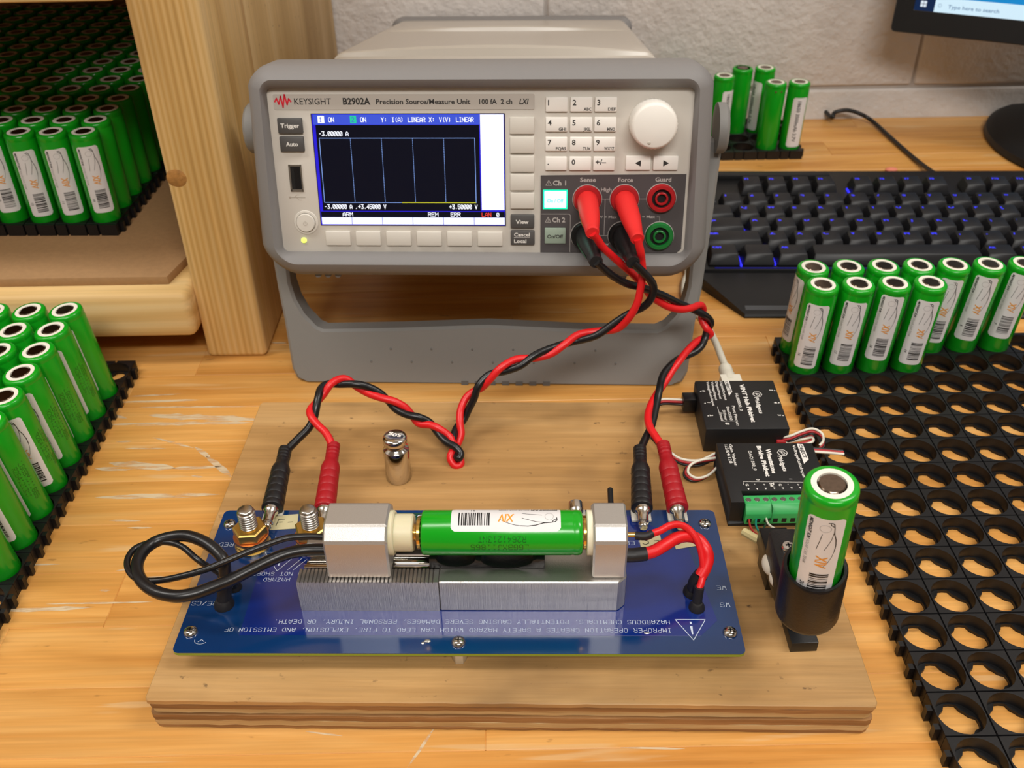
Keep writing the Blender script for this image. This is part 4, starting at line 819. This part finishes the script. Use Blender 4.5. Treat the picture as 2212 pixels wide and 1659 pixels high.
for k_, r_ in (('jointL1', 3.0), ('jointL2', 1.9), ('jointR1', 2.1), ('jointR2', 3.0), ('sleeveR', 1.7), ('sleeveRt', 2.9)):
    o = wire('shrink_sleeve', k_, r_, shrink, clamp, 'black heat shrink sleeve')
    if k_.startswith('joint'): e = CW_([CJ[k_][-1]])[0]; M().lathe([(r_+1.3, 0), (r_+1.0, 1.6), (r_, 3.2), (.3, 3.4)], 16, (e[0], e[1], .1)).build('solder_boot', shrink, o)
M().cyl(*CW_([(-77.8, 283.75, 60), (-74, 283.7, 60)]), 1.0, seg=12).build('pin', gold, clamp); M().cyl(*CW_([(43.5, 281.8, 60), (49, 281.7, 60)]), 1.1, seg=12).build('pin', gold, clamp)
# the clamped cell: + end to the right, sticker facing up
r = thing_m = CMt @ Matrix(((0, 0, 1, 99.6*S), (1, 0, 0, CB*S), (0, 1, 0, CH*S), (0, 0, 0, 1)))
cell('green cell with white bar code sticker, lying flat in the aluminium clamp', None, mtx=thing_m, az=radians(92), num=21, dz=-.4, code=True)

# ================================================================ calibration weight
wt = thing('calibration_weight', 'small shiny steel calibration weight standing on the plywood board', 'weight', (-57.8, 368.6, 18))
M().lathe([(6.1, 0), (6.45, .35), (6.45, 18.6), (6.1, 19.2), (4.6, 19.9), (4.4, 20.3), (4.4, 21.6), (5.3, 22.4), (5.95, 23), (5.95, 25.6), (5.5, 26.3), (4.2, 26.7), (.2, 26.8)], 40).build('weight_body', chrome, wt, ang=50)
t = M().use(mat('engraving', 'efe9e2', .6)); text(t, '50g', (3.6, 1.2, 26.86), (-1, .15, 0), (-.15, -1, 0), 2.4, 6.6, .015); t.build('engraved_marking', None, wt)

# ================================================================ test leads
def lead(label, key_, wm, boot, plug_m, p_end, u_, v_, we, stripe=None):
    P = CJ[key_]; jack = IO+ex*u_+ez*v_; base = Vector(p_end)
    t = thing('test_lead', label, 'cable', tuple(P[-1]), 'red and black test leads'); Tm = Vector(P[-1])
    loc = lambda Q: [tuple(Vector(q)-Tm) for q in Q]
    d0 = (Vector(P[0])-(jack-bk*3))
    M().tube(loc(P), 2.0, 10, 4).build('wire', wm, t, ang=60)
    m = M(); st_ = jack-bk*.8; en = Vector(P[0]); ax = en-st_; ln = ax.length
    m.lathe([(5.4, 0), (5.4, 3), (5.35, 10), (5.1, 18), (4.4, 26), (3.7, 32), (3.45, 33.5), (3.6, 34.2), (3.35, 35), (3.5, 35.8), (3.3, 36.8), (3.5, ln*.97), (3.1, ln*1.0), (2.3, ln)], 24, loc([st_])[0], ax)
    b_ = m.build('plug_boot', boot, t, ang=50)
    if stripe:
        s_ = M(); k0 = 0
        axn = ax.normalized(); xx = Vector((-1, -.25, -.1)); xx = (xx-axn*xx.dot(axn)).normalized(); yy = axn.cross(xx)
        for h0, h1 in (((9, 15), (16.5, 20), (21, 28)) if stripe == 'gold' else ((8, 32),)):
            for k in range(6):
                r_ = lambda h: 5.4-.031*max(0, h-8)+.12 if h < 18 else 5.1-.09*(h-18)+.14
                q = lambda h, a: tuple(Vector(loc([st_])[0])+axn*h+(xx*cos(a)+yy*sin(a))*r_(h))
                s_.add([q(h0+(h1-h0)*k/6, -.12), q(h0+(h1-h0)*(k+1)/6, -.12), q(h0+(h1-h0)*(k+1)/6, .24), q(h0+(h1-h0)*k/6, .24)], [(0, 1, 2, 3)])
        s_.build('printed_stripe', mat('gold_print', 'c9a95c', .4) if stripe == 'gold' else mat('green_stripe', '0c5a3a', .5), b_)
    e = Vector(P[-1]); ax = (e-base); ln = ax.length; pr = [(3.7, -1), (4.9, -.5), (5.1, 0)]
    h = 0
    for k in range(5): pr += [(5.0-.1*k, 2+k*4.6), (4.78-.1*k, 2.6+k*4.6), (5.0-.1*k, 3.2+k*4.6)]
    pr += [(4.6, 25.5), (3.9, 28), (3.4, 29.2), (3.3, 31)]
    for k in range(4): pr += [(3.3, 32+k*2.2), (3.1, 32.4+k*2.2), (3.1, 33.2+k*2.2), (3.3, 33.6+k*2.2)]
    pr += [(3.2, ln), (2.6, ln+1), (1.9, ln+1)]
    M().lathe(pr, 22, loc([base])[0], ax).build('plug_sleeve', plug_m, t, ang=30)
    return t
pw = lambda a, b, h: tuple((PM_ @ Vector((a*S, b*S, h*S)))/S)
lead('red lead from the middle red socket to the left end of the blue board', 'L_red', red_w, red_b, red_pl, pw(48.3, 79.5, T+4.4), 181.2, 28.3, 0)
lead('black lead from the middle black socket to the left end of the blue board', 'L_blk', black_w, black_r, black_r, pw(23.9, 79.5, T+4.6), 180.8, 8.8, 0)
lead('red lead from the left red socket to the right end of the blue board', 'R_red', red_w, red_b, red_pl, pw(211.2, 79.5, T+4.4), 161.9, 28.1, 0, 'gold')
lead('black lead from the left black socket to the right end of the blue board', 'R_blk', black_w, black_r, black_r, pw(194.8, 79.5, T+4.6), 161.2, 8.8, 0, 'green')

# ================================================================ the two black interface modules
def txt_list(m, L, sizes, z):
    for s_, p0, p1 in L:
        if s_ in ('par', 'par2', 'line', 'logo'): continue
        d = Vector((p1[0]-p0[0], p1[1]-p0[1], 0)); n = Vector((-d.y, d.x, 0)).normalized(); h, bd = sizes.get(s_, (1.5, .0))
        text(m, s_, (p0[0], p0[1], z), d, n, h, d.length if len(s_) > 2 else None, bd)
def hexlogo(m, cx, cy, z, r):
    f = lambda a, b: (cx+b, cy-a, z)
    line(m, [(r*cos(pi/6+k*pi/3), r*sin(pi/6+k*pi/3)) for k in range(7)], .34, f); line(m, [(-.9, -1.2), (-.5, .9), (.6, 1.3), (1.3, .3), (.3, -.6), (-.4, -.4)], .34, f)
TX = {'hub': [('VINT Hub Phidget', [123.0, 422.6], [122.4, 389.0]), ('Phidgets', [128.4, 410.4], [128.0, 396.2]), ('HUB0000_0', [118.9, 414.3], [118.5, 398.9]), ('Port Pinout:', [115.0, 403.4], [114.3, 386.3]), ('Data/DI/DO', [112.0, 402.5], [111.7, 391.0]), ('5V Power', [109.3, 399.7], [109.1, 391.1]), ('Ground', [107.2, 397.8], [107.1, 390.7]), ('OBJECTS', [115.8, 425.7], [115.9, 413.3]), ('DigitalOutput', [112.9, 425.8], [112.4, 408.4]), ('DigitalInput', [110.4, 425.4], [109.9, 409.5]), ('VoltageInput', [108.0, 425.5], [107.4, 408.6]), ('VoltageRatioInput', [105.5, 425.5], [105.1, 403.7]), ('0', [101.9, 417.7], [101.7, 415.6]), ('1', [102.7, 406.9], [102.5, 405.0]), ('2', [102.2, 396.0], [102.0, 394.0]), ('5', [138.0, 417.2], [137.7, 415.2]), ('4', [137.8, 406.1], [137.6, 404.2]), ('3', [137.2, 395.2], [136.9, 393.3]), ('#', [109.1, 389.2], [108.8, 385.5]), ('logo', [131.5, 413.4], [130.7, 409.9]), ('par', [115.5, 426.3], [117.9, 426.2]), ('par2', [117.7, 415.8], [114.7, 411.4])], 'bridge': [('OBJECT', [141.6, 370.6], [141.6, 360.2]), ('VoltageRatioInput', [138.5, 370.2], [137.5, 345.4]), ('Phidgets', [129.2, 361.8], [129.4, 350.3]), ('Wheatstone', [124.7, 367.5], [123.7, 349.0]), ('Bridge Phidget', [120.7, 369.8], [120.3, 346.7]), ('DAQ1500_0', [115.7, 366.1], [115.4, 351.3]), ('Gain Values:', [107.3, 371.6], [107.0, 354.7]), ('1/2/64/128', [105.0, 371.2], [104.9, 357.0]), ('0', [115.2, 345.2], [115.0, 343.4]), ('1', [130.7, 344.8], [130.6, 342.9]), ('G', [109.3, 341.8], [109.2, 339.4]), ('-', [113.2, 341.7], [113.2, 339.7]), ('+', [117.3, 341.6], [117.2, 339.2]), ('5V', [120.8, 342.1], [120.5, 338.3]), ('G', [124.9, 341.4], [124.7, 339.0]), ('-', [128.8, 341.2], [128.7, 339.3]), ('+', [133.2, 341.1], [133.0, 338.8]), ('logo', [132.0, 364.7], [131.3, 361.7]), ('par', [141.0, 371.0], [143.9, 370.5]), ('par2', [143.7, 358.8], [140.6, 355.6]), ('line', [108.6, 343.4], [138.7, 342.1])]}
hub = thing('interface_hub', 'square black interface hub with white lettering, rear right corner of the plywood board', 'electronics module', (120, 405, 18))
hs = M().prism([(98.1, 384.1), (140.9, 383.4), (142.3, 426.2), (99.4, 427.0)], 0, 15); hs.v = [(a-120, b-405, c) for a, b, c in hs.v]; hs = hs.build('enclosure', black_m, hub, bev=.9)
t = M().use(white_t); z = 15.06
OF = lambda L: [(s_, (a[0]-120, a[1]-405), (b[0]-120, b[1]-405)) for s_, a, b in L]
H_ = OF(TX['hub']); txt_list(t, [h for h in H_ if h[0] != 'OBJECTS'], {'VINT Hub Phidget': (2.2, .03), 'Phidgets': (2.1, .01), 'HUB0000_0': (1.5, 0), '0': (1.6, .02), '1': (1.6, .02), '2': (1.6, .02), '3': (1.6, .02), '4': (1.6, .02), '5': (1.6, .02), '#': (2, .01), 'DigitalOutput': (1.25, 0), 'DigitalInput': (1.25, 0), 'VoltageInput': (1.25, 0), 'VoltageRatioInput': (1.25, 0)}, z)
t.add([(-4.7, 21.2, z-.02), (-2.1, 21.1, z-.02), (-2.3, 10.8, z-.02), (-4.6, 7.2, z-.02)][::-1], [(0, 1, 2, 3)]); hexlogo(t, 10.6, 8.2, z, 2.5)
for (x, y, s_) in ((-18.6, 11.8, -1), (-18.2, 1.0, -1), (-18.5, -10, -1), (20.2, 11.2, 1), (19.9, .2, 1), (19.5, -10.8, 1)): t.add([(x, y+.5, z), (x+s_*.9, y, z), (x, y-.5, z)], [(0, 1, 2)])
line(t, [(-12.6, -2.4), (-12.7, -14.6), (-5.4, -14.7), (-5.3, -12)], .18, lambda a, b: (a, b, z))
t.use(black_t); text(t, 'OBJECTS', (-4.3, 20.6, z+.04), (0, -1, 0), (1, 0, 0), 1.5, 10.6, .02)
t.build('lettering', None, hs)
m = M(); m.box(-28.2, 8.2, 4, -20.9, 15.5, 12); m.build('plug', black_s, hub, bev=.5)
brg = thing('interface_bridge', 'black bridge module with a green screw terminal block, on the right of the plywood board', 'electronics module', (124, 350, 18))
m = M(); ofs = lambda P: [(a-124, b-350) for a, b in P]
m.prism(ofs([(100.3, 329.2), (147.2, 328.2), (148.5, 371.2), (101.4, 372.6)]), 0, 3.2)
m.prism(ofs([(100.3, 329.2), (106.3, 329.1), (106.4, 337), (147.4, 335.8), (148.5, 371.2), (101.4, 372.6)]), 3.2, 15)
bs = m.build('enclosure', black_m, brg, bev=.8)
t = M().use(white_t); OF = lambda L: [(s_, (a[0]-124, a[1]-350), (b[0]-124, b[1]-350)) for s_, a, b in L]
B_ = OF(TX['bridge']); txt_list(t, [h for h in B_ if h[0] != 'OBJECT'], {'Bridge Phidget': (2.1, .03), 'Wheatstone': (2.1, .03), 'Phidgets': (2.0, .01), 'VoltageRatioInput': (1.5, 0), 'Gain Values:': (1.5, 0), '1/2/64/128': (1.5, 0), 'DAQ1500_0': (1.5, 0), '5V': (1.8, .01)}, z)
t.add([(17, 21, z-.02), (19.9, 20.5, z-.02), (19.7, 8.8, z-.02), (16.6, 5.6, z-.02)][::-1], [(0, 1, 2, 3)]); hexlogo(t, 8.2, 14.2, z, 2.5)
for k in range(8): x = -14.5+4.05*k; t.add([(x, -11.4, z), (x+1.1, -11.4, z), (x+.55, -12.4, z)], [(0, 2, 1)])
line(t, [(-15.6, -8.6), (-15.5, -6.6), (15.6, -7.9)], .18, lambda a, b: (a, b, z)); line(t, [(-1.2, -7.2), (-1.3, -9)], .18, lambda a, b: (a, b, z))
t.use(black_t); text(t, 'OBJECT', (17.6, 20.2, z+.04), (0, -1, 0), (1, 0, 0), 1.6, 10.4, .02)
t.build('lettering', None, bs)
tb = M().prism([(-14.2, 13.2), (-20.2, 13.2), (-23.4, 9.6), (-23.4, 3.4), (-14.2, 3.4)], -16.9, 15.6, 'x').build('terminal_block', term_m, brg, bev=.25, seg=1)
for k in range(8):
    x = -14.9+4.05*k
    M().use(mat('screw_grey', '8d8a86', .35, metal=1)).lathe([(1.35, 0), (1.2, .2), (.1, .2)], 14, (x, -17.2, 13.2)).build('terminal_screw', None, tb)
    M().use(hole_m).box(x-1.1, -23.5, 4.6, x+1.1, -23, 6.9).build('wire_opening', None, tb)
M().use(mat('seam_green', '1f7a3c', .5)).box(-4.9, -23.5, 3.4, -4.7, -14.4, 13.3).build('seam', None, tb)

def ribbon(label, key_, offs, name='ribbon_cable', extra=None, r=.68, parent=None):
    P = [Vector(p) for p in CJ[key_]]; o = P[0].copy()
    t = parent or thing(name, label, 'cable', tuple(o))
    for (dx, dy, dz), mm in zip(offs, (white_w, dred_w, black_w)):
        M().tube([tuple(p-o+Vector((dx, dy, dz))) for p in P], r, 8, 5).build('wire', mm, t, ang=60)
    return t, o
OFS = ((0, .9, .9), (0, 0, 0), (0, -.9, -.9))
t1, o1_ = ribbon('white, red and black ribbon wire curving from the hub plug to the bridge module', 'rib1', OFS)
for k_ in ('rib2',):
    P = [Vector(p)-o1_ for p in CJ[k_]]
    for d, mm in zip(((1.0, 0, 1.0), (0, 0, 0), (-.8, 0, -.9)), (white_w, dred_w, black_w)): M().tube([tuple(p+Vector(d)) for p in P], .68, 8, 5).build('wire', mm, t1, ang=60)
t2, o2_ = ribbon('white, red and black ribbon wire looped to the right of the modules over the tray', 'rib3', ((0, .6, 1.3), (0, 0, 0), (.8, 0, -1.2)))
for k_, mmz in (('rib4', (white_w, dred_w)), ('stub', (white_w, dred_w, black_w))):
    P = [Vector(p)-o2_ for p in CJ[k_]]
    for d, mm in zip(((0, -1.2, 0), (0, 0, .2), (0, 1.2, .3)), mmz): M().tube([tuple(p+Vector(d)) for p in P], .68, 8, 5).build('wire', mm, t2, ang=60)
M().box(-1.2, -3, -1.5, 3.5, 3, 1.8).build('plug', dred_w, t2, bev=.4)
us = CJ['usb']; o = Vector(us[0]); ut = thing('usb_cable', 'white usb cable running from behind the handle to the hub', 'cable', tuple(o))
M().tube([tuple(Vector(p)-o) for p in us[1:]], 2.1, 12, 5).build('wire', white_w, ut, ang=60)
m = M(); d = Vector(us[1])-o; m.lathe([(4.0, 0), (4.1, 8)]+[(3.6+.25*(k % 2), 9+k*1.1) for k in range(7)]+[(2.3, 17)], 20, (-.4, -3, 0), d); m.box(-5.5, -10.5, -3.6, 5.5, 1, 3.6)
m.build('plug', white_w, ut, bev=0, ang=40)

# ================================================================ load cell stand with cup and cell
lc = thing('load_cell_stand', 'black load cell stand with a printed cup at the right of the blue circuit board', 'stand', (116, 280, 18))
def Lq(m): return m.tr(Matrix.Translation((-116, -280, -18)))
Lq(M().prism([(111.3, 255.3), (122.4, 255.6), (122.6, 321), (112.2, 321)], 18, 23.4)).build('base_bar', black_s, lc, bev=.3)
Lq(M().box(107, 284, 23.4, 118, 300, 33)).build('spacer', black_s, lc, bev=.3)
Lq(M().box(106, 262, 33, 118, 303, 42)).build('load_cell', mat('black_anodised', '1b1a1b', .3, metal=.6), lc, bev=.3)
g_ = M().ball((105.6, 281, 42), 4.2, 16, .75, 1.3, .9); g_.ball((106.6, 273.5, 41.6), 3.8, 16, .75, 1.2, .8); Lq(g_).build('epoxy_blob', glue_m, lc)
cb = Vector((109.7, 246, 58)); ca_ = Vector((-4, -6, 65)).normalized()
bkt = Lq(M().prism([(103.6, 258), (117.5, 258), (117.5, 285), (115, 287), (106, 287), (104.2, 285)], 45, 57)); bkt = bkt.build('bracket', black_p, lc, bev=.8)
m = Lq(M().lathe([(2.9, 57), (2.9, 57.8), (2.3, 58.7), (.2, 59)], 20, (109.6, 275.5, 0))); sc_ = m.build('screw', chrome, lc)
x = M().use(hole_m); x.box(108.4, 275.2, 58.6, 110.8, 275.8, 59.1); x.box(109.3, 274.3, 58.6, 109.9, 276.7, 59.1); Lq(x).build('cross_recess', None, sc_)
Lq(M().box(104.5, 262, 41.5, 117, 285, 45.5)).build('spacer', black_s, lc)
m = M(); ll = []
xx = Vector((1, 0, 0)); xx = (xx-ca_*xx.dot(ca_)).normalized(); yy = ca_.cross(xx)
for r_, h, rise in ((9.6, -.6, 0), (9.6, 21.5, 1), (10, 22.3, 1), (11.0, 22.3, 1), (11.5, 21.4, 1), (11.8, -3, 0), (11.3, -4.8, 0), (9.8, -6, 0), (.3, -6, 0)):
    ll.append([cb+ca_*(h+(rise*1.6*(sin(2*pi*k/40)*.8+.3*cos(2*pi*k/40)) if rise else 0))+(xx*cos(2*pi*k/40)+yy*sin(2*pi*k/40))*r_ for k in range(40)])
m.loft(ll, True, False); Lq(m).build('cup', black_p, lc, ang=40)
for k_, mm in (('lwr', dred_w), ('lwg', teal_w), ('lww', white_w), ('lwk', black_w)):
    Lq(M().tube(CJ[k_], .5, 8, 6)).build('wire', mm, lc, ang=60)
Lq(M().tube([(103, 313, 30), (108, 306, 31.5), (114, 299, 33.5)], 1.9, 8, 5)).build('sleeve', yell_m, lc, label='yellowish wire sleeve')
cell('green cell with a sticker numbered 20 standing in the black printed cup', None, loc=tuple(cb), lean=(-4, -6), az=atan2(-246, -110)+radians(7), num=20, dz=.5)

# ================================================================ keyboard
KA = radians(-2.4); KMx = Matrix.Translation((.137, .5445, 0)) @ Matrix.Rotation(KA, 4, 'Z')
kb = thing('keyboard', 'black mechanical keyboard with blue backlit legends behind the right tray', 'keyboard', mtx=KMx)
prof = [(0, 3.2), (4, 4.2), (44, 10), (46, 12), (196, 22)]
def ktop(y): return 12+(y-46)*.0667
m = M(); OUT = [(18, 0), (440, 0), (440, 196), (-14, 196), (-14, 52)]
m.prism(OUT, 0, 3.2); 
m.loft([[(18, 0, 3.2), (440, 0, 3.2), (440, 44, 10), (-9, 44, 10)], [(18, 0, 3.0), (440, 0, 3.0), (440, 44, 3), (-9, 44, 3)]])
m.loft([[(-12, 46, 3), (438, 46, 3), (438, 194, 3), (-12, 194, 3)], [(-12, 46, 11.6), (438, 46, 11.6), (438, 194, 21.5), (-12, 194, 21.5)]])
m.build('case', black_m, kb, bev=.8)
M().loft([[(19, 4, 4.1), (425, 4, 4.1), (425, 8.5, 4.85), (19, 8.5, 4.85)], [(19, 4, 3), (425, 4, 3), (425, 8.5, 3), (19, 8.5, 3)]]).build('trim_strip', mat('grey_trim', '4a4c50', .35), kb)
blue = mat('blue_backlight', '05051a', .4, emit='2a2aff', estr=1.6); blue_l = mat('blue_legend', '0a0a30', .4, emit='3434e8', estr=1.2)
U1 = 19.05
KR = [('rctrl', 58, [(1.25, 'Ctrl'), (1.25, ''), (1.25, 'Alt'), (6.25, ''), (1.25, 'Alt'), (1.25, 'Fn'), (1.25, ''), (1.25, 'Ctrl')]),
      ('z', 77, [(2.25, 'Shift')]+[(1, c) for c in 'ZXCVBNM,./']+[(2.75, 'Shift')]),
      ('a', 96, [(1.75, 'Caps')]+[(1, c) for c in "ASDFGHJKL;'"]+[(2.25, 'Enter')]),
      ('q', 115, [(1.5, 'Tab')]+[(1, c) for c in 'QWERTYUIOP[]']+[(1.5, '\\')]),
      ('1', 134, [(1, c) for c in '`1234567890-=']+[(2, 'Back')]),
      ('f', 161, [(1, 'Esc'), (-1, '')]+[(1, 'F%d' % k) for k in (1, 2, 3, 4)]+[(-.5, '')]+[(1, 'F%d' % k) for k in (5, 6, 7, 8)]+[(-.5, '')]+[(1, 'F%d' % k) for k in (9, 10, 11, 12)])]
kcache = {}
for rn, ky, L_ in KR:
    x = -1.2
    for wd, ch in L_:
        if wd < 0: x += -wd*U1; continue
        W_ = wd*U1
        if wd not in kcache:
            a, c = W_/2-.6, W_/2-3.3
            km = M().loft([[(-a, -8.9, 1), (a, -8.9, 1), (a, 8.9, 1), (-a, 8.9, 1)], [(-c-.4, -6.2, 9.3), (c+.4, -6.2, 9.3), (c, 6.8, 9.9), (-c, 6.8, 9.9)]]).build('key', key_m, None, bev=.7, seg=1); kcache[wd] = km.data; bpy.data.objects.remove(km)
        o = new('key', kcache[wd], kb); o.location = ((x+W_/2)*S, ky*S, (ktop(ky)-1.0)*S); o.rotation_euler.x = radians(3+(ky-96)*.05)
        if ch:
            t = M().use(blue_l); zt_ = 9.75
            text(t, ch, (-W_/2+4.2, 1.2, zt_), (1, 0, 0), (0, 1, -.0), 3.6 if len(ch) == 1 else 2.5, None, .04); l_ = t.build('legend', None, o)
        x += W_
for (x, y, ln, wy) in ((31.8, 96, 14, 0), (40.8, 77, 10, 0), (22.2, 58, 14, 0), (46.0, 58, 10, 0), (27, 115, 8, 0), (36.2, 134, 6, 0), (122, 161, 9, 0), (222, 161, 7, 0)):
    M().box(x-.6, y-ln/2-3, ktop(y)-.2, x+.6, y+ln/2-3, ktop(y)+.9).build('backlight_gap', blue, kb)
M().box(4, 47, 11.8, 150, 47.8, 12.3).build('backlight_gap', mat('dim_blue', '060614', .4, emit='1a1a90', estr=.5), kb)
M().box(20, 178, 20, 112, 186, 25).build('media_bar', black_m, kb, bev=.8)
KI = KMx.inverted()
M().tube([tuple((KI @ (Vector(p)*S))/S) for p in [(309, 914, 7)]+CJ['cwire']+[(366, 728, 12)]], 1.9, 10, 5).build('cable', black_w, kb, ang=60)

# ================================================================ monitor
Mo = Vector((335.8, 860.0, 96.0)); Mx = Vector((95.5, -49.0, 0.0)).normalized(); Mb = Vector((-Mx.y, Mx.x, 0)); Mz = Vector((0, 0, 1)); tm = radians(4); Mu = (Mz*cos(tm)+Mb*sin(tm)); Mbb = Mu.cross(Mx); 
c_ = Mo+Mx*262+Mb*40
mon = thing('monitor', 'black computer monitor at the upper right on a round black stand', 'monitor', (c_.x, c_.y, 0))
mp = lambda u, d, v: tuple(Mo+Mx*u+Mbb*d+Mu*v-Vector((c_.x, c_.y, 0)))
m = M(); L_ = lambda P, d: [mp(u, d, v) for u, v in P]
m.loft([L_(rr(15.5, 509, 19.5, 298, .8, 3), .8), L_(rr(15, 509.5, 19, 298.5, 1, 3), 0), L_(rr(1, 523, 1, 314, 3, 3), -.5), L_(rr(0, 524, 0, 315, 4, 3), 1), L_(rr(0, 524, 0, 315, 4, 3), 14), L_(rr(30, 494, 30, 285, 12, 3), 34)], False, True)
m.build('bezel', black_m, mon, ang=40)
def mrect(m_, u0, v0, u1, v1, l=0): return M().use(m_).add([mp(u0, .7-l*.1, v0), mp(u1, .7-l*.1, v0), mp(u1, .7-l*.1, v1), mp(u0, .7-l*.1, v1)], [(0, 1, 2, 3)])
sc = mrect(em('desktop_dark', '12242f', .8), 15, 19, 509.5, 298.5).build('screen', None, mon)
t = mrect(em('taskbar', '12294f', .9), 15, 19, 509.5, 31, 1); t.use(em('desktop_blue', '1b8fd6', .9)); t.v += [mp(15, .55, 31), mp(509.5, .55, 31), mp(509.5, .55, 60), mp(15, .55, 60)]; t.f.append((4, 5, 6, 7)); t.mi.append(t.cur); t.use(em('search_box', 'd4eefc', 1.0)); t.v += [mp(31.5, .5, 19.3), mp(170, .5, 19.3), mp(170, .5, 31), mp(31.5, .5, 31)]; t.f.append((8, 9, 10, 11)); t.mi.append(t.cur)
t.use(em('icon_white', 'e8f4ff', .9))
for a, b in ((20, 22.5), (22.6, 22.5), (20, 25.1), (22.6, 25.1)): n = len(t.v); t.v += [mp(a, .45, b), mp(a+2.2, .45, b), mp(a+2.2, .45, b+2.2), mp(a, .45, b+2.2)]; t.f.append((n, n+1, n+2, n+3)); t.mi.append(t.cur)
t.use(em('search_text', '6f93b8', .8)); o = Vector(mp(42, .4, 23)); text(t, 'Type here to search', tuple(o), Mx, Mu, 2.9, 40, 0)
o = Vector(mp(35.5, .4, 24.8)); line(t, [(1.3*cos(a*pi/6), 1.3*sin(a*pi/6)) for a in range(13)], .3, lambda a, b: tuple(o+Mx*a+Mu*b)); t.build('taskbar_graphics', None, sc)
bc = Vector((557, 822, 0))-Vector((c_.x, c_.y, 0))
m = M().lathe([(118, 0), (120, 2), (119, 7), (112, 11), (60, 16), (.5, 17)], 64, tuple(bc)); m.build('stand_base', black_m, mon, ang=40)
M().tube([tuple(bc+Vector((0, 10, 10))), tuple(bc+Vector((0, 20, 120))), mp(262, 30, 120)], 18, 16, 4).build('stand_neck', black_m, mon)
tag(M().ball((0, 0, 1.2), 3, 12, 1.8, 1.1, .6).build('eraser_crumb', pink_m), 'small pink rubber crumb on the bench behind the keyboard', 'rubber').location = (.331, .7807, 0.0004)
